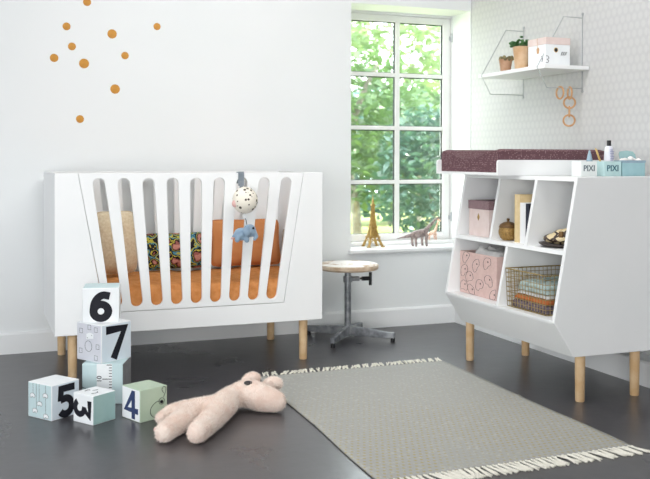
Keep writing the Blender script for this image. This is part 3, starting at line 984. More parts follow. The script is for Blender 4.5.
# ------------------------------------------------------------------ plush animal on the floor
B = []
B += chain([(0.727,3.271,0.038,0.036),(0.784,3.259,0.043,0.042),(0.847,3.256,0.045,0.044),(0.916,3.329,0.050,0.045),(0.967,3.367,0.055,0.045)])
B += chain([(0.771,3.253,0.042,0.042),(0.689,3.147,0.039,0.039),(0.625,3.072,0.035,0.035),(0.612,3.050,0.034,0.034)])
B += chain([(0.888,3.280,0.046,0.046),(0.800,3.133,0.042,0.042),(0.729,3.029,0.036,0.036),(0.712,3.003,0.035,0.035)])
B += chain([(0.739,3.289,0.036,0.036),(0.689,3.300,0.030,0.029),(0.641,3.261,0.024,0.023)])
B += chain([(0.978,3.366,0.060,0.046),(1.004,3.333,0.060,0.054),(1.032,3.292,0.053,0.051),(1.064,3.270,0.046,0.044),(1.078,3.262,0.042,0.039)])
plush = thing('plush_animal', 'pale pink plush animal lying on the floor beside the rug', 'soft toy', (0.85, 3.22, 0))
body = blob('body', B, M['plush'], plush, 0.0075, 8, noise=0.0012)
for c, r, q in (((1.028,3.425,0.090),(0.042,0.028,0.030),0.3), ((1.103,3.385,0.076),(0.042,0.030,0.029),-0.2)):
    e = MB(); e.ball(c, r, 18, 12, Euler((0.1, -0.2, q)).to_matrix())
    obj('ear', e, M['plush'], plush)
e = MB(); e.ball((0.988, 3.318, 0.1065), (0.021, 0.012, 0.006), 16, 10, Euler((0.5, 0.1, 0.1)).to_matrix())
obj('eye', e, M['eye'], plush)
def fur(src_objs, n, length, width, m, parent, seed):
    rnd = random.Random(seed); fm = MB()
    tris = []
    for o in src_objs:
        me = o.data
        for p in me.polygons:
            tris.append((p.area, [me.vertices[i].co.copy() for i in p.vertices], p.normal.copy()))
    tot = sum(t[0] for t in tris); acc = 0.0; k = 0
    for a, vs, nrm in tris:
        acc += a/tot*n
        while k < acc:
            k += 1
            ws = [rnd.random()+0.01 for _ in vs]; sm = sum(ws)
            c = Vector((0,0,0))
            for wgt, v in zip(ws, vs): c += v*(wgt/sm)
            if c.z < 0.004: continue
            d = (nrm + Vector((rnd.uniform(-1,1), rnd.uniform(-1,1), rnd.uniform(-1,0.6)))*0.75).normalized()
            sd = d.cross(Vector((rnd.uniform(-1,1), rnd.uniform(-1,1), rnd.uniform(-1,1)))).normalized()*width
            L = length*rnd.uniform(0.6, 1.3)
            tip = c + d*L
            if tip.z < 0.002: tip.z = 0.002
            fm.add([c-sd-nrm*0.001, c+sd-nrm*0.001, tip], [(0,1,2)])
    o = obj('fur', fm, m, parent, local=True, smooth=False)
    o['kind'] = 'stuff'
    return o
fur([c for c in plush.children if c.name.split('.')[0] in ('body','ear')], 15000, 0.0075, 0.0011, M['fur'], plush, 9)
e = MB(); e.ball((0.603, 3.128, 0.024), (0.014, 0.012, 0.010), 12, 8)
obj('tail', e, M['pink_felt'], plush)

# ------------------------------------------------------------------ rug
import mathutils.noise as nz
RC = [(1.172,3.805),(2.085,3.798),(2.055,2.446),(1.128,2.44)]   # far left, far right, near right, near left
rug = thing('area_rug', 'flat woven grey and gold rug with fringed ends in the foreground', 'rug', (1.62, 3.12, 0))
nu, nv = 50, 90
vs = []; fs = []
for j in range(nv+1):
    v = j/nv
    for i in range(nu+1):
        u = i/nu
        a = Vector(RC[0]).lerp(Vector(RC[1]), u); b = Vector(RC[3]).lerp(Vector(RC[2]), u)
        p = a.lerp(b, v)
        x, y = p.x, p.y
        x += 0.004*math.sin(v*9)*(1 if u>0.5 else -1)*abs(2*u-1)
        foldy = 3.045 + 0.08*u
        z = 0.0042 + 0.0010*nz.noise(Vector((x*3, y*3, 0))) + 0.0035*math.exp(-((y-foldy)/0.012)**2)
        vs.append((x, y, z))
for j in range(nv):
    for i in range(nu):
        a = j*(nu+1)+i
        fs.append((a, a+1, a+nu+2, a+nu+1))
mb = MB().add(vs, fs)
cloth = obj('woven_cloth', mb, M['rug'], rug, ang=3)
sd = cloth.modifiers.new('solid', 'SOLIDIFY'); sd.thickness = 0.004; sd.offset = 0
def tassel_mesh(seed):
    rnd = random.Random(seed); mb = MB()
    for k in range(4):
        a = rnd.uniform(-0.5, 0.5)
        x = rnd.uniform(-0.004, 0.004)
        L = rnd.uniform(0.045, 0.062)
        pts = [(x*0.4, 0.004, 0.0045), (x, -0.012, 0.0050), (x+a*0.010, -L*0.6, 0.0036), (x+a*0.022+rnd.uniform(-.004,.004), -L, 0.003)]
        mb.tube(spline(pts, 3), 0.0024, 5)
    mb.ball((0, -0.008, 0.0052), 0.0042, 8, 6)
    o = obj('tassel', mb, M['fringe'], rug, local=True)
    return o
protos = [tassel_mesh(k) for k in range(5)]
NT = 46; first = set()
for end in (0, 1):
    for i in range(NT):
        u = (i+0.5)/NT
        p = (Vector(RC[0]).lerp(Vector(RC[1]), u) if end == 0 else Vector(RC[3]).lerp(Vector(RC[2]), u))
        k = random.randrange(5)
        if k in first:
            o = protos[k].copy(); COL.objects.link(o); o.parent = rug
        else:
            o = protos[k]; first.add(k)
        o.location = (p.x-1.62, p.y-3.12 + (0.002 if end == 0 else -0.002), 0)
        if end == 0: o.scale = (1.15, 1.3, 1.1)
        o.rotation_euler = (0, 0, (PI if end == 0 else 0) + (0.28 if end else -0.35) + random.uniform(-0.22, 0.22))
for k in range(5):
    if k not in first: bpy.data.objects.remove(protos[k])

# ------------------------------------------------------------------ stool
SX, SY = 1.882, 4.478
stool = thing('work_stool', 'round wooden seat stool on a grey steel cross base by the window', 'stool', (SX, SY, 0))
se = MB(); se.lathe([(0.140,0.368),(0.158,0.372),(0.1635,0.379),(0.1635,0.393),(0.159,0.3985)], (SX,SY,0), 48)
obj('seat', se, M['seat_wood'], stool)
se = MB(); se.lathe([(0.1605,0.3975),(0.158,0.4005),(0.10,0.4025),(0.02,0.403)], (SX,SY,0), 48)
obj('seat_top', se, M['seat_top'], stool)
p = MB(); p.cyl((SX,SY,0.018),(SX,SY,0.370),0.0178, seg=20)
obj('post', p, M['steel'], stool)
p = MB(); p.cyl((SX,SY,0.302),(SX,SY,0.334),0.0245, seg=20); p.cyl((SX+0.018,SY-0.004,0.319),(SX+0.060,SY-0.014,0.319),0.0125, seg=12)
obj('collar', p, M['steel'], stool)
p = MB(); p.cyl((SX+0.064,SY-0.014,0.319),(SX+0.082,SY-0.018,0.319),0.005, seg=8); p.cyl((SX+0.074,SY-0.017,0.319),(SX+0.118,SY-0.024,0.319),0.0115, seg=12)
p.cyl((SX+0.121,SY-0.024,0.283),(SX+0.121,SY-0.024,0.352),0.0085, seg=12)
obj('clamp_knob', p, M['black'], stool)
for tx, ty in ((2.070,4.292),(1.712,4.276),(2.030,4.640),(1.715,4.655)):
    a = math.atan2(ty-SY, tx-SX); d = Vector((math.cos(a), math.sin(a), 0)); n = Vector((-d.y, d.x, 0)); c = Vector((SX,SY,0))
    Lh = math.hypot(tx-SX, ty-SY)
    l = MB(); hw = 0.011
    A = [c+d*0.012+n*k+Vector((0,0,z)) for k in (-hw,hw) for z in (0.018,0.070)]
    E_ = [c+d*Lh+n*k+Vector((0,0,z)) for k in (-hw,hw) for z in (0.020,0.050)]
    l.add([A[0],A[1],A[3],A[2],E_[0],E_[1],E_[3],E_[2]], [(0,1,2,3),(7,6,5,4),(0,4,5,1),(1,5,6,2),(2,6,7,3),(3,7,4,0)])
    lo = obj('leg', l, M['steel'], stool, bevel=0.003)
    e = MB(); fc = c+d*(Lh-0.010); e.cyl(fc, fc+Vector((0,0,0.024)), 0.0115, seg=12)
    obj('rubber_foot', e, M['black'], lo)

# ------------------------------------------------------------------ changing-table shelf unit
TY0, TY1, TXB = 2.95, 3.818, 2.69
PROF = [(2.212,0.890),(2.106,0.325),(2.195,0.186),(TXB,0.186),(TXB,0.890)]
tbl = thing('changing_table', 'white open-shelf changing table on oak legs along the right wall', 'changing table', (2.45, 3.384, 0))
def xf(z):
    return 2.106 + (2.212-2.106)*(z-0.325)/(0.890-0.325)
for y in (TY0, TY1-0.018):
    sp = MB(); sp.prism(PROF, 'y', y, y+0.018)
    obj('side_panel', sp, M['white'], tbl, bevel=0.0015)
IY0, IY1 = TY0+0.018, TY1-0.018
obj('top', MB().prism([(xf(.873)+.0005,.873),(TXB,.873),(TXB,.8895),(xf(.8895)+.0005,.8895)], 'y', IY0, IY1), M['white'], tbl)
obj('shelf', MB().prism([(xf(.585)+.0005,.585),(TXB-.01,.585),(TXB-.01,.602),(xf(.602)+.0005,.602)], 'y', IY0, IY1), M['white'], tbl)
obj('shelf', MB().prism([(2.107,.3255),(2.112,.315),(TXB-.01,.315),(TXB-.01,.332),(xf(.332)+.0005,.332)], 'y', IY0, IY1), M['white'], tbl)
obj('back_panel', MB().box(TXB-0.012, IY0, 0.20, TXB, IY1, 0.873), M['white'], tbl)
obj('front_apron', MB().prism([(2.110,.3195),(2.1955,.186),(2.215,.190),(2.124,.315)], 'y', IY0, IY1), M['white'], tbl)
obj('bottom_board', MB().box(2.21, IY0, 0.1865, TXB-.012, IY1, 0.203), M['white'], tbl)
for yy, z0, z1 in ((3.497,.602,.873),(3.217,.602,.873),(3.354,.332,.585)):
    obj('divider', MB().prism([(xf(z0)+.001,z0),(TXB-.012,z0),(TXB-.012,z1),(xf(z1)+.001,z1)], 'y', yy, yy+0.018), M['white'], tbl)
for (x, y) in ((2.254,2.985),(2.522,2.985),(2.224,3.785),(2.535,3.785)):
    l = MB(); l.lathe([(0.0165,0),(0.0185,0.004),(0.0205,0.186)], (x,y,0), 20)
    obj('leg', l, M['oak'], tbl)

# changing tray and mat
tray = thing('changing_tray', 'white changing tray with raised side boards on the shelf unit', 'changing tray', (2.39, 3.61, 0.89))
TRX0, TRX1, TRY0, TRY1 = 2.098, 2.685, 3.345, 3.872
obj('tray_base', MB().box(TRX0, TRY0+0.012, 0.8905, TRX1, TRY1-0.012, 0.902), M['white'], tray, bevel=0.001)
def guard(y0, y1, x0):
    pts = [(x0, 0.8905), (TRX1, 0.8905), (TRX1, 0.957)] + [(x0+0.012+0.012*math.cos(a), 0.945+0.012*math.sin(a)) for a in (PI/2, PI*0.62, PI*0.75, PI*0.88, PI)]
    g = MB(); g.prism(pts, 'y', y0, y1); return g
obj('side_board', guard(TRY0, TRY0+0.012, TRX0), M['white'], tray)
obj('side_board', guard(TRY1-0.012, TRY1, TRX0-0.012), M['white'], tray)
obj('rear_board', MB().box(TRX1-0.012, TRY0+0.012, 0.902, TRX1, TRY1-0.012, 0.957), M['white'], tray)
# mat: raised long sides, dished middle
MY0, MY1, MX0, MX1 = TRY0+0.014, TRY1-0.016, 2.106, 2.670
def matz(v):
    d = abs(2*v-1)
    return 0.957 + 0.047*min(1, max(0, (d-0.25)/0.62))**1.3
nx, ny = 24, 40
vs = []; fs = []
for i in range(nx+1):
    x = MX0+(MX1-MX0)*i/nx
    for j in range(ny+1):
        v = j/ny; y = MY0+(MY1-MY0)*v
        e = min(v, 1-v)*(MY1-MY0); q = min(1, e/0.012)
        ex = min(x-MX0, MX1-x); qx = min(1, ex/0.012) if i not in (0,nx) else 0
        z = matz(v) + (0.036*max(0, 1-(x-MX0)/0.05) if 0.15 < v < 0.85 else 0)*0.35
        z -= 0.008*(1-math.sqrt(max(0,1-(1-q)**2))) + 0.006*(1-math.sqrt(max(0,1-(1-qx)**2)))
        vs.append((x, y, z))
for i in range(nx):
    for j in range(ny):
        a = i*(ny+1)+j
        fs.append((a, a+1, a+ny+2, a+ny+1))
ring = list(range(ny+1)) + [i*(ny+1)+ny for i in range(1,nx+1)] + [nx*(ny+1)+j for j in range(ny-1,-1,-1)] + [i*(ny+1) for i in range(nx-1,0,-1)]
o0 = len(vs)
for q in ring: vs.append((vs[q][0], vs[q][1], 0.9025))
n = len(ring)
for a in range(n): fs.append((ring[a], o0+a, o0+(a+1) % n, ring[(a+1) % n]))
fs.append(tuple(range(o0, o0+n)))
o = obj('changing_mat', MB().add(vs, fs), M['mauve'], base=(2.39, 3.61, 0.9025), ang=0.9)
tag(o, 'mauve dotted changing mat with raised sides lying in the white tray', 'changing mat')

# ------------------------------------------------------------------ storage boxes on the near end of the table top
ZT = 0.8902
def open_box(mb, x0, y0, z0, x1, y1, z1, t=0.002):
    mb.box(x0,y0,z0,x1,y1,z0+t)
    mb.box(x0,y0,z0+t,x1,y0+t,z1); mb.box(x0,y1-t,z0+t,x1,y1,z1)
    mb.box(x0,y0+t,z0+t,x0+t,y1-t,z1); mb.box(x1-t,y0+t,z0+t,x1,y1-t,z1)
    return mb
def pixi(x0, x1, y0, y1, h, bm_, tm, label, size):
    t = thing('storage_box', label, 'box', ((x0+x1)/2, (y0+y1)/2, ZT))
    obj('body', open_box(MB(), x0, y0, ZT, x1, y1, ZT+h), M[bm_], t)
    cx = (x0+x1)/2
    text_mesh('lettering', 'PIXI', size, lambda u,v,hh: Vector((u+cx, y0-hh, ZT+h*0.52+v))-t.location, M[tm], t, bold=0.0006)
    return t
pixi(2.342, 2.420, 3.10, 3.165, 0.062, 'white_box', 'grey_text', 'small white lettered box beside the changing mat', 0.034)
pixi(2.457, 2.543, 3.10, 3.18, 0.062, 'mint_box', 'teal_text', 'pale mint lettered box between the white and blue boxes', 0.036)
t = thing('cotton_box', 'blue box with its clear lid open, full of cotton balls', 'box', (2.608, 3.14, ZT))
obj('body', open_box(MB(), 2.550, 3.10, ZT, 2.668, 3.15, ZT+0.060), M['teal_box'], t)
obj('rim', open_box(MB(), 2.548, 3.098, ZT+0.056, 2.670, 3.152, ZT+0.066, 0.003), M['bottle_blue'], t)
ld = MB()
lp = [(2.585,0),(2.668,0),(2.670,.03),(2.660,.042),(2.63,.046),(2.593,.042),(2.585,.03)]
vs = [Vector((x, 3.1535+z*0.35, ZT+0.062+z)) for x, z in lp] + [Vector((x, 3.1575+z*0.35, ZT+0.062+z)) for x, z in lp]
n = len(lp); ld.add(vs, [tuple(range(n)), tuple(range(n,2*n))[::-1]] + [(i,n+i,n+(i+1)%n,(i+1)%n) for i in range(n)])
obj('lid', ld, M['clear_lid'], t)
labs = ['cotton ball at the left end of the blue box', 'cotton ball second from the left in the blue box', 'cotton ball piled highest in the blue box', 'cotton ball second from the right in the blue box', 'cotton ball at the right end of the blue box']
for k, (dx, z) in enumerate(((0.015,.064),(0.037,.066),(0.058,.073),(0.08,.066),(0.10,.064))):
    c = MB(); c.ball((2.550+dx, 3.120+0.010*(k%2), ZT+z), (0.0125,0.013,0.011), 12, 8)
    tag(obj('cotton_ball', c, M['cotton'], base=(2.550+dx, 3.12, ZT+z-0.011)), labs[k], 'cotton ball', 'cotton balls in the blue box')
for k in range(8):
    pass
bo = thing('nozzle_bottle', 'grey-blue nozzle bottle standing in the white lettered box', 'bottle', (2.401, 3.124, ZT+0.0026))
b = MB(); b.lathe([(0.012,0.0),(0.0142,0.003),(0.0142,0.045),(0.0115,0.07)], (2.401,3.124,ZT+0.0026), 18); obj('body', b, M['bottle_blue'], bo)
b = MB(); b.lathe([(0.011,0.069),(0.0075,0.088),(0.0035,0.103),(0.002,0.105)], (2.401,3.124,ZT+0.0026), 16); obj('nozzle', b, M['bottle_blue'], bo)
br = MB(); br.tube([(2.486,3.135,ZT+0.012),(2.455,3.150,ZT+0.110)], [0.0042,0.0042], 8); br.tube([(2.455,3.150,ZT+0.110),(2.451,3.152,ZT+0.118)], [0.0042,0.001], 8)
tag(obj('wooden_stick', br, M['pencil'], base=(2.486,3.135,ZT+0.012)), 'thin blond wooden stick leaning out of the mint box', 'stick')
tu = thing('cream_tube', 'white cream tube with a black cap standing in the mint box', 'tube', (2.512, 3.14, ZT+0.0026))
b = MB(); b.lathe([(0.020,0.0),(0.0215,0.02),(0.019,0.095),(0.016,0.118),(0.011,0.124)], (2.512,3.14,ZT+0.0026), 20); obj('tube', b, M['tube_white'], tu)
b = MB(); b.lathe([(0.009,0.124),(0.009,0.146),(0.008,0.1475)], (2.512,3.14,ZT+0.0026), 16); obj('cap', b, M['black'], tu)
b = MB()
for k in range(7): b.box(2.504, 3.1187+0.0006*k*0.2, ZT+0.066+k*0.007, 2.504+0.012+0.004*(k%3), 3.124, ZT+0.069+k*0.007)
obj('printed_text', b, M['lavender'], tu)
sc = MB(); pts = [(2.533,0.01),(2.530,0.06),(2.531,0.085),(2.535,0.096),(2.5385,0.085),(2.5405,0.06),(2.5395,0.01)]
sc.prism([(x, ZT+z) for x, z in pts], 'y', 3.150, 3.156)
tag(obj('comb', sc, M['pale_mint'], base=(2.535,3.153,ZT+0.01)), 'pale mint rounded spatula upright beside the cream tube', 'spatula')

# ------------------------------------------------------------------ things in the shelves
MS = 0.6022; LS = 0.3322
# pink card box with mauve lid
t = thing('keepsake_box', 'pink card box with a mauve patterned lid in the upper left cubby', 'box', (2.29, 3.68, MS))
obj('body', MB().box(2.206, 3.592, MS, 2.372, 3.768, MS+0.125), M['card_pink'], t, bevel=0.001)
obj('lid', MB().box(2.203, 3.589, MS+0.125, 2.375, 3.771, MS+0.165), M['mauve_lid'], t, bevel=0.001)
k = MB(); k.prism([(3.682,MS+0.072),(3.692,MS+0.088),(3.682,MS+0.106),(3.672,MS+0.088)], 'x', 2.2045, 2.206); obj('label_plate', k, M['brass'], t)
# carved jar
t = thing('carved_jar', 'round carved brass jar with a knobbed lid in the middle cubby', 'jar', (2.216, 3.447, MS))
prof = [(0.022,0.0),(0.034,0.010),(0.0415,0.028),(0.0420,0.040),(0.038,0.056)]
j = MB(); j.lathe(prof, (2.216,3.447,MS), 32); obj('body', j, M['jar'], t)
j = MB(); j.lathe([(0.0405,0.056),(0.0405,0.060),(0.034,0.071),(0.020,0.079),(0.006,0.082),(0.0045,0.086),(0.0065,0.090),(0.006,0.096),(0.002,0.098)], (2.216,3.447,MS), 32); obj('lid', j, M['jar_lid'], t)
# books
def book(y0, y1, x0, d, h, m, label):
    t = thing('book', label, 'book', (x0+d/2, (y0+y1)/2, MS), 0, 'books in the middle cubby')
    c = MB(); c.box(x0,y0,MS,x0+0.004,y1,MS+h); c.box(x0+0.004,y0,MS,x0+d,y0+0.003,MS+h); c.box(x0+0.004,y1-0.003,MS,x0+d,y1,MS+h)
    obj('cover', c, m, t)
    obj('pages', MB().box(x0+0.004,y0+0.003,MS+0.003,x0+d-0.004,y1-0.003,MS+h-0.004), M['book_white'], t)
book(3.326, 3.366, 2.196, 0.15, 0.206, M['book_beige'], 'thick beige book next to the carved jar')
book(3.283, 3.324, 2.196, 0.14, 0.172, M['book_white'], 'white book between the beige and navy books')
book(3.257, 3.281, 2.196, 0.14, 0.170, M['book_navy'], 'slim navy book against the cubby divider')
# patterned shell in a dark dish
t = thing('shallow_dish', 'shallow dark dish in the upper right cubby', 'dish', (2.262, 3.118, MS))
d = MB(); d.lathe([(0.058,0.0),(0.078,0.003),(0.092,0.012),(0.094,0.016),(0.090,0.016),(0.074,0.007),(0.02,0.005)], (2.262,3.118,MS), 36); obj('bowl', d, M['dish'], t)
sh = [((2.262,3.118,MS+0.033),(0.078,0.076,0.024)), ((2.266,3.105,MS+0.048),(0.05,0.052,0.026)), ((2.262,3.085,MS+0.056),(0.03,0.03,0.022))]
o = blob('ornament_shell', sh, M['shell'], None, 0.004, 4, base=(2.262,3.118,MS+0.01))
tag(o, 'cream and dark brown patterned shell ornament lying in the dark dish', 'ornament')
bb_ = MB(); bb_.lathe([(0.008,0.0),(0.010,0.012),(0.009,0.024)], (2.205,3.045,MS+0.045), 14)
tag(obj('wooden_peg', bb_, M['jar_lid'], base=(2.205,3.045,MS+0.045)), 'small dark brown peg at the near rim of the dish', 'ornament')
# fabric bin
t = thing('fabric_bin', 'pink fabric bin with animal outlines in the lower left cubby', 'storage bin', (2.29, 3.62, LS))
BX0, BX1, BY0, BY1, BZ = 2.166, 2.42, 3.462, 3.782, LS+0.195
c = MB(); open_box(c, BX0, BY0, LS, BX1, BY1, BZ, 0.004)
obj('body', c, mat('bin_cotton', '#dcc0ba', 0.9, '#d4b6b0', 60, bump=0.15, bscale=200, spec=0.1), t, bevel=0.0015)
WB = BY1-BY0
ffn = lambda u, v, h: Vector((BX0-h, BY1-WB*u, LS+0.195*v))
nfn = lambda u, v, h: Vector((BX0+(BX1-BX0)*u, BY0-h, LS+0.195*v))
dm = MB(); dt = MB()
shapes = [(.12,.55,.5),(.27,.42,1.2),(.45,.72,0.1),(.55,.28,.9),(.80,.42,2.2),(.33,.10,2.8),(.12,.18,1.7),(.75,.82,.6),(.92,.1,.2),(.17,.88,.3)]
for (u, v, a) in shapes:
    pts = []
    for k in range(9):
        th = 2*PI*k/9 + a
        rr = (1.0 + 0.28*math.sin(2*th+a) + 0.12*math.sin(3*th+2*a))
        pts.append((min(.985,max(.015,u + .085*rr*math.cos(th))), min(.985,max(.015,v + .15*rr*math.sin(th)))))
    dm.ribbon(spline(pts, 4, True), .006, ffn, .0006, True)
    dt.patch(arc(min(.96,u+.03), min(.95,v+.03), .013, 0, 360, 12, .02)[:-1], ffn, .0008)
for (u, v) in ((.15,.75),(.25,.35),(.5,.55)):
    dt.patch(arc(u, v, .035, 0, 360, 12, .05)[:-1], nfn, .0008)
obj('animal_outlines', dm, M['ink'], t, smooth=False)
obj('printed_dots', dt, M['ink'], t, smooth=False)
cl = MB(); n = 22; vs = []; fs = []
for i in range(n+1):
    for jx in range(n+1):
        u, v = i/n, jx/n
        x = BX0+0.02+(BX1-BX0-0.05)*u; y = BY0+0.012+(BY1-BY0-0.08)*v
        e = min(1, min(u,1-u,v,1-v)/0.12)
        z = BZ-0.03 + e*(0.04 + 0.022*nz.noise(Vector((x*26,y*17,3))) + 0.012*nz.noise(Vector((x*55,y*40,1))))
        vs.append((x,y,z))
for i in range(n):
    for jx in range(n):
        a = i*(n+1)+jx; fs.append((a,a+1,a+n+2,a+n+1))
cl.add(vs, fs)
o = obj('white_cloth', cl, M['cloth_white'], base=(2.29,3.6,BZ-0.03), ang=3)
sd = o.modifiers.new('solid','SOLIDIFY'); sd.thickness = 0.003
tag(o, 'crumpled white cloth heaped in the pink fabric bin', 'cloth')
# wire basket with folded cloths
t = thing('wire_basket', 'brass wire basket in the lower right cubby', 'basket', (2.29, 3.21, LS))
QX0, QX1, QY0, QY1, QH = 2.136, 2.41, 3.050, 3.340, 0.162
wm = MB(); r = 0.0013
def wl(a, b): wm.tube([a, b], r, 5)
nh, nvx, nvy = 8, 13, 14
fl = 0.006
for k in range(1, nh):
    z = LS+0.003+QH*k/nh; e = fl*k/nh
    x0,x1,y0,y1 = QX0+fl-e, QX1-fl+e, QY0+fl-e, QY1-fl+e
    wl((x0,y0,z),(x1,y0,z)); wl((x1,y0,z),(x1,y1,z)); wl((x1,y1,z),(x0,y1,z)); wl((x0,y1,z),(x0,y0,z))
for k in range(nvy+1):
    tt = k/nvy
    ya = QY0+fl+(QY1-QY0-2*fl)*tt; yb = QY0+(QY1-QY0)*tt
    wl((QX0+fl,ya,LS+0.003),(QX0,yb,LS+QH)); wl((QX1-fl,ya,LS+0.003),(QX1,yb,LS+QH)); wl((QX0+fl,ya,LS+0.003),(QX1-fl,ya,LS+0.003))
for k in range(nvx+1):
    tt = k/nvx
    xa = QX0+fl+(QX1-QX0-2*fl)*tt; xb = QX0+(QX1-QX0)*tt
    wl((xa,QY0+fl,LS+0.003),(xb,QY0,LS+QH)); wl((xa,QY1-fl,LS+0.003),(xb,QY1,LS+QH)); wl((xa,QY0+fl,LS+0.003),(xa,QY1-fl,LS+0.003))
obj('wire_mesh', wm, M['basket'], t)
rm = MB()
rm.tube([(QX0,QY0,LS+QH),(QX1,QY0,LS+QH),(QX1,QY1,LS+QH),(QX0,QY1,LS+QH)], 0.0026, 8, True)
obj('rim', rm, M['basket'], t)
for (z0, z1, m, lab, ins, sd_) in ((0.006,0.040,'cloth_plum','dark plum folded cloth at the bottom of the wire basket',0.014,1),
                              (0.043,0.064,'cloth_orange','orange folded cloth in the middle of the wire basket',0.018,2),
                              (0.067,0.079,'cloth_white','white folded cloth under the mint cloth in the wire basket',0.02,3),
                              (0.082,0.118,'cloth_mint','mint patterned folded cloth on top in the wire basket',0.022,4)):
    o = obj('folded_cloth', soft_block(QX0+ins, QY0+ins, LS+z0, QX1-ins, QY1-ins-0.01*sd_, LS+z1-0.002, 24, 24, 0.004 if sd_<4 else 0.012, sd_*3.1, 0.012), M[m], base=(2.29,3.2,LS+z0), ang=3)
    tag(o, lab, 'cloth', 'folded cloths in the wire basket')

# ------------------------------------------------------------------ wall shelf
sh = thing('wall_shelf', 'white wall shelf held by two thin wire brackets', 'shelf', (2.64, 3.89, 1.385))
SHZ0, SHZ1 = 1.388, 1.407
obj('board', MB().box(2.512, 3.605, SHZ0, WX-0.004, 4.20, SHZ1), M['white'], sh, bevel=0.002)
for y in (4.163, 3.66):
    b = MB()
    yy = y
    pts = [(2.768,1.645),(2.657,1.645),(2.508,1.398),(2.563,1.303),(2.768,1.303)]
    b.tube([(x, yy, z) for x, z in pts], 0.0021, 8)
    b.tube([(2.766, yy, 1.664), (2.766, yy, 1.290)], 0.0021, 8)
    br = obj('bracket', b, M['wire_metal'], sh)
    for z in (1.664, 1.290):
        c = MB(); c.tube([(2.7672, yy+0.006*math.cos(a), z+0.006*math.sin(a)) for a in [2*PI*k/12 for k in range(12)]], 0.0018, 6, True)
        obj('screw_eye', c, M['wire_metal'], br)
SZ = SHZ1+0.0002
def pot(x, y, rt, rb, h, m, label, name='plant_pot'):
    t = thing(name, label, 'potted plant', (x, y, SZ))
    p = MB(); p.lathe([(rb*0.9,0),(rb,0.002),(rt,h),(rt*0.9,h),(rt*0.86,h-0.012),(0.004,h-0.012)], (x,y,SZ), 28)
    obj('pot', p, m, t)
    p = MB(); p.lathe([(rt*0.85,h-0.013),(rt*0.83,h-0.007),(0.003,h-0.005)], (x,y,SZ), 20); obj('soil', p, M['soil'], t)
    return t
t = pot(2.555, 4.005, 0.0345, 0.0255, 0.062, M['terracotta'], 'small terracotta pot with a dry brownish succulent on the shelf')
rnd = random.Random(5)
pl = MB()
for k in range(26):
    a = rnd.uniform(0, 6.28); r = 0.036*math.sqrt(rnd.random())
    pl.ball((2.555+r*math.cos(a), 4.005+r*math.sin(a), SZ+0.062+rnd.uniform(0,0.012)), (0.009,0.009,0.010), 8, 6)
obj('foliage', pl, M['dry_plant'], t)
t = pot(2.578, 3.897, 0.0425, 0.032, 0.116, M['terracotta_light'], 'taller terracotta pot with a green succulent on the shelf')
pl = MB()
for k in range(34):
    a = rnd.uniform(0, 6.28); r = 0.052*math.sqrt(rnd.random()); z = SZ+0.122+rnd.uniform(0,0.046)*(1.2-r/0.056)
    q = Euler((rnd.uniform(-.6,.6), rnd.uniform(-.6,.6), a)).to_matrix()
    pl.ball((2.578+r*math.cos(a), 3.897+r*math.sin(a), z), (0.014,0.010,0.006), 8, 6, q)
for k in range(6):
    a = k*1.05; pl.tube([(2.578+0.012*math.cos(a),3.897+0.012*math.sin(a),SZ+0.100),(2.578+0.03*math.cos(a),3.897+0.03*math.sin(a),SZ+0.135)], 0.004, 6)
obj('foliage', pl, M['succulent'], t)
# printed box
t = thing('printed_box', 'white printed card box with a pale pink lid on the wall shelf', 'box', (2.615, 3.715, SZ))
PX0, PX1, PY0, PY1 = 2.546, 2.684, 3.645, 3.790
obj('body', MB().box(PX0,PY0,SZ,PX1,PY1,SZ+0.100), M['paper_white'], t, bevel=0.001)
obj('lid', MB().box(PX0-.002,PY0-.002,SZ+0.100,PX1+.002,PY1+.002,SZ+0.134), M['card_pink'], t, bevel=0.002)
nf = lambda u, v, h: Vector((PX0+(PX1-PX0)*u, PY0-h, SZ+0.100*v))
lf = lambda u, v, h: Vector((PX0-h, PY1-(PY1-PY0)*u, SZ+0.100*v))
e = MB(); e.patch(arc(.42,.74,.085,0,360,20,.12)[:-1], nf, .0008); obj('printed_eye', e, M['pencil'], t)
e = MB(); e.patch(arc(.42,.74,.065,0,360,20,.095)[:-1], nf, .0012); obj('pupil', e, M['eye'], t)
e = MB()
e.ribbon(spline([(.62,.48),(.66,.58),(.71,.66),(.65,.62),(.68,.50),(.74,.58),(.79,.66),(.73,.62),(.76,.50),(.82,.58),(.87,.66),(.82,.62),(.84,.52)],4), .014, nf, .0008)
obj('printed_lettering', e, M['ink'], t, smooth=False)
e = MB()
e.ribbon(spline([(.02,.45),(.10,.42),(.13,.33),(.06,.28),(.12,.22),(.08,.12),(.0,.14)],5), .02, nf, .0008)
obj('line_drawing', e, M['ink'], t, smooth=False)
e = MB()
e.ribbon(spline([(.78,.46),(.82,.34),(.80,.18)],5), .03, lf, .0008)
obj('line_drawing', e, M['ink'], t, smooth=False)
e = MB(); e.patch([(.52,.60),(.62,.60),(.64,.82),(.57,.92),(.50,.82)], lf, .0015); e.tube([lf(.57,.9,.002), lf(.56,1.2,.004), lf(.56,1.33,.003)], .0008, 5)
obj('tag', e, M['ring_wood'], t)

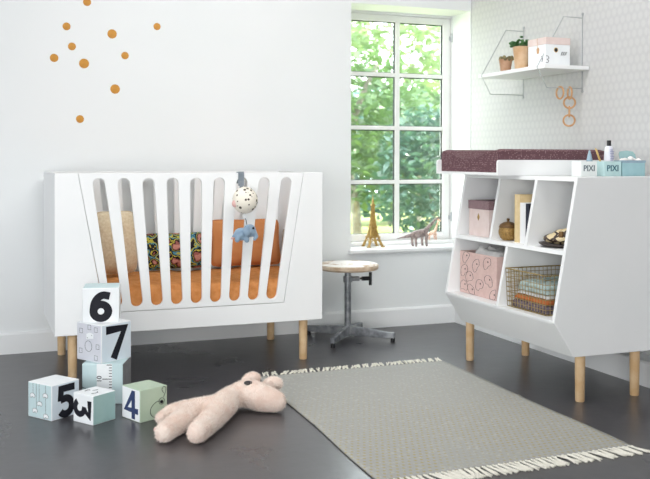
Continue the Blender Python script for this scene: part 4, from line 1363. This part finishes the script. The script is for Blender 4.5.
# wooden rings
def ring(mb, c, nrm, R=0.0285, r=0.0045, ry=None):
    n = Vector(nrm).normalized(); u = n.cross(Vector((0,0,1))).normalized(); v = u.cross(n)
    mb.tube([Vector(c) + u*(R*math.cos(a)) + v*((ry or R)*math.sin(a)) for a in [2*PI*k/36 for k in range(36)]], r, 10, True)
    return mb
o = obj('wooden_ring', ring(MB(), (2.639,3.66,1.2795), (1,0.0,0), 0.0285), M['ring_wood'], base=(2.639,3.66,1.3))
tag(o, 'single wooden ring hanging alone from the shelf bracket', 'ring')
t = thing('ring_chain', 'chain of wooden rings hanging from the shelf bracket', 'ring chain', (2.695, 3.66, 1.304))
obj('ring', ring(MB(), (2.695,3.66,1.2795), (0.95,-0.28,0), 0.0285), M['ring_wood'], t)
obj('ring', ring(MB(), (2.694,3.66,1.2335), (0.5,0.86,0), 0.0265), M['ring_wood'], t)
obj('ring', ring(MB(), (2.693,3.66,1.190), (0.81,-0.5,0), 0.014, 0.004, 0.0245), M['ring_wood'], t)
obj('ring', ring(MB(), (2.692,3.66,1.1475), (0.5,0.86,0), 0.0265), M['ring_wood'], t)

# ------------------------------------------------------------------ figures on the sill
ZS = 0.4472
# souvenir tower
ex, ey_ = 2.193, 4.845
t = thing('souvenir_tower', 'gold metal souvenir lattice tower on the left of the window sill', 'figurine', (ex, ey_, ZS))
def tw(z):   # half width of the tower against height (0..1)
    return 0.047*math.exp(-3.5*z) + 0.0035
HT = 0.305
for sx in (-1, 1):
    for sy in (-1, 1):
        l = MB()
        pts = [(ex+sx*tw(z)*0.9, ey_+sy*tw(z)*0.9, ZS+z*HT) for z in [0.0,0.03,0.07,0.12,0.18,0.25,0.33,0.42,0.52,0.65,0.8]]
        l.tube(pts, [0.0085,0.008,0.0075,0.007,0.0062,0.0055,0.005,0.0045,0.004,0.0036,0.003], 6)
        l.box(ex+sx*tw(0)*0.9-0.010, ey_+sy*tw(0)*0.9-0.010, ZS, ex+sx*tw(0)*0.9+0.010, ey_+sy*tw(0)*0.9+0.010, ZS+0.006)
        obj('leg', l, M['brass'], t)
for z, g in ((0.19,1.15),(0.38,1.2),(0.80,1.4)):
    b = MB(); h = tw(z)*g+0.002; b.box(ex-h,ey_-h,ZS+z*HT-0.004,ex+h,ey_+h,ZS+z*HT+0.004)
    obj('platform', b, M['brass'], t)
b = MB(); zz = [0.19,0.25,0.32,0.38,0.46,0.55,0.66,0.78,0.9]; vs = []; fs = []
for z in zz:
    h = tw(z)*0.8
    vs += [(ex-h,ey_-h,ZS+z*HT),(ex+h,ey_-h,ZS+z*HT),(ex+h,ey_+h,ZS+z*HT),(ex-h,ey_+h,ZS+z*HT)]
for k in range(len(zz)-1):
    for q in range(4): fs.append((4*k+q, 4*k+(q+1)%4, 4*k+4+(q+1)%4, 4*k+4+q))
fs += [(3,2,1,0), tuple(4*len(zz)-4+q for q in range(4))]
obj('shaft', b.add(vs, fs), M['brass'], t)
b = MB()
for (za, zb) in ((0.2,0.27),(0.27,0.34),(0.38,0.46),(0.46,0.54),(0.54,0.62),(0.62,0.70),(0.70,0.78)):
    for (ax, ay) in (((-1,-1),(1,-1)),((1,-1),(1,1)),((1,1),(-1,1)),((-1,1),(-1,-1))):
        pa = (ex+ax[0]*tw(za)*.9, ey_+ax[1]*tw(za)*.9, ZS+za*HT); pb = (ex+ay[0]*tw(zb)*.9, ey_+ay[1]*tw(zb)*.9, ZS+zb*HT)
        pc = (ex+ay[0]*tw(za)*.9, ey_+ay[1]*tw(za)*.9, ZS+za*HT); pd = (ex+ax[0]*tw(zb)*.9, ey_+ax[1]*tw(zb)*.9, ZS+zb*HT)
        b.tube([pa,pb], 0.0018, 5); b.tube([pc,pd], 0.0018, 5)
obj('lattice', b, M['brass'], t)
b = MB()
for s_ in (-1, 1):
    hw = tw(0.06)*.9
    for axis in (0, 1):
        pts = []
        for k in range(13):
            a = PI*k/12
            q = hw*0.86*math.cos(a); zz = ZS+0.010+0.034*math.sin(a)
            pts.append((ex+q, ey_+s_*hw, zz) if axis == 0 else (ex+s_*hw, ey_+q, zz))
        b.tube(pts, 0.0025, 6)
obj('arch', b, M['brass'], t)
b = MB(); b.tube([(ex,ey_,ZS+0.80*HT),(ex,ey_,ZS+0.9*HT),(ex,ey_,ZS+HT)], [0.005,0.0035,0.001], 8)
obj('spire', b, M['brass'], t)

# long-necked dinosaur
dy = 4.775
D_ = chain([(2.325,dy+0.02,0.494,0.003),(2.365,dy+0.012,0.502,0.007),(2.405,dy,0.512,0.013),(2.435,dy,0.518,0.0225),(2.470,dy,0.522,0.0245),(2.497,dy,0.530,0.0185),(2.520,dy,0.556,0.0115),(2.545,dy-0.004,0.583,0.008),(2.565,dy-0.006,0.604,0.0065),(2.578,dy-0.008,0.613,0.0062),(2.590,dy-0.010,0.611,0.0055),(2.600,dy-0.012,0.606,0.004)])
for (x, dyy) in ((2.424,0.014),(2.432,-0.016),(2.488,0.014),(2.501,-0.016)):
    D_ += chain([(x,dy+dyy,0.51,0.0115),(x-0.002,dy+dyy,0.482,0.0085),(x,dy+dyy,0.4555,0.0078),(x+0.002,dy+dyy,0.4515,0.0085)])
o = blob('dinosaur_figure', D_, M['dino'], None, 0.0028, 3, base=(2.46, dy, ZS))
tag(o, 'grey-brown long-necked dinosaur figure on the window sill', 'figurine')
# giraffe on the lower frame
gy = 4.912
obj_ledge = MB().box(2.0, 4.885, 0.4475, 2.764, 4.941, 0.468)
struct('trim_3', obj_ledge, M['winframe'], bevel=0.003)
G = chain([(2.600,gy,0.503,0.010),(2.620,gy,0.512,0.0125),(2.638,gy,0.520,0.0105),(2.648,gy,0.545,0.0062),(2.656,gy,0.572,0.0048),(2.660,gy,0.588,0.0046)])
G += chain([(2.660,gy,0.590,0.0058),(2.668,gy-0.003,0.587,0.0048),(2.676,gy-0.005,0.582,0.0036)])
for (x, dd, q) in ((2.597,0.006,-0.006),(2.603,-0.006,-0.008),(2.637,0.006,0.001),(2.642,-0.006,0.002)):
    G += chain([(x,gy+dd,0.505,0.006),(x+q*0.4,gy+dd,0.490,0.0042),(x+q,gy+dd,0.4725,0.0038)])
for d in (-0.004, 0.004):
    G += chain([(2.658,gy+d,0.592,0.0026),(2.657,gy+d*1.3,0.602,0.0024)])
o = blob('giraffe_figure', G, M['giraffe'], None, 0.0018, 2, base=(2.62, gy, 0.468))
tag(o, 'small tan giraffe figure behind the dinosaur at the window', 'figurine')

# ------------------------------------------------------------------ light
wd = bpy.data.worlds.new('World'); S.world = wd; wd.use_nodes = True
bg = wd.node_tree.nodes['Background']
bg.inputs['Color'].default_value = (0.90, 0.96, 1.0, 1); bg.inputs['Strength'].default_value = 6.5
sun = bpy.data.lights.new('sun', 'SUN'); sun.energy = 9.0; sun.angle = 0.02; sun.color = (1, 0.96, 0.88)
so = bpy.data.objects.new('sun', sun); COL.objects.link(so)
so.rotation_euler = Vector((-0.80, 0.28, -0.75)).to_track_quat('-Z', 'Y').to_euler()
ar = bpy.data.lights.new('studio_softbox', 'AREA'); ar.shape = 'RECTANGLE'; ar.size = 2.2; ar.size_y = 1.8; ar.energy = 47; ar.color = (0.95, 0.98, 1.0)
ao = bpy.data.objects.new('studio_softbox', ar); COL.objects.link(ao)
ao.location = (-1.75, 1.6, 1.15)
ao.rotation_euler = (Vector((0.9, 4.2, 0.7)) - Vector(ao.location)).to_track_quat('-Z', 'Y').to_euler()

a2 = bpy.data.lights.new('front_fill', 'AREA'); a2.shape = 'RECTANGLE'; a2.size = 1.6; a2.size_y = 1.2; a2.energy = 16; a2.color = (1.0, 0.99, 0.97)  # added fill light behind the camera, lifts the low wall under the window
b2 = bpy.data.objects.new('front_fill', a2); COL.objects.link(b2)
a2.spread = math.radians(95)
b2.location = (-0.5, -0.9, 0.8)
b2.rotation_euler = (Vector((2.3, 4.5, 0.3)) - Vector(b2.location)).to_track_quat('-Z', 'Y').to_euler()

a4 = bpy.data.lights.new('overhead_fill', 'AREA'); a4.shape = 'RECTANGLE'; a4.size = 1.6; a4.size_y = 1.6; a4.energy = 36; a4.color = (1.0, 0.985, 0.96)  # added overhead fill, no real fixture; brightens the window corner, rug and floor
b4 = bpy.data.objects.new('overhead_fill', a4); COL.objects.link(b4)
b4.location = (1.4, 3.2, 2.55)
b4.rotation_euler = (Vector((1.9, 4.5, 0.0)) - Vector(b4.location)).to_track_quat('-Z', 'Y').to_euler()

# ------------------------------------------------------------------ camera
f_px, yaw, pitch, cy, roll = 909.8769, 0.3724, 0.0114, 169.157, 0.0024
cs, sn, cp, sp_ = math.cos(yaw), math.sin(yaw), math.cos(pitch), math.sin(pitch)
R = Vector((cs, -sn, 0)); F = Vector((sn*cp, cs*cp, -sp_)); U = Vector((sn*sp_, cs*sp_, cp))
cr, sr_ = math.cos(roll), math.sin(roll)
R2 = R*cr + U*sr_; U2 = U*cr - R*sr_
cam = bpy.data.cameras.new('camera'); co = bpy.data.objects.new('camera', cam); COL.objects.link(co)
m3 = Matrix((R2, U2, -F)).transposed()
co.matrix_world = Matrix.Translation((0, 0, 0.96)) @ m3.to_4x4()
cam.sensor_fit = 'HORIZONTAL'; cam.sensor_width = 36; cam.lens = 36*f_px/650
cam.shift_x = 0; cam.shift_y = (cy-239.5)/650
cam.clip_start = 0.05
cam.dof.use_dof = True; cam.dof.focus_distance = 3.9; cam.dof.aperture_fstop = 4.0
S.camera = co

S.view_settings.view_transform = 'Standard'; S.view_settings.look = 'None'
S.view_settings.gamma = 1; S.view_settings.use_curve_mapping = False
S.view_settings.exposure = 0.3
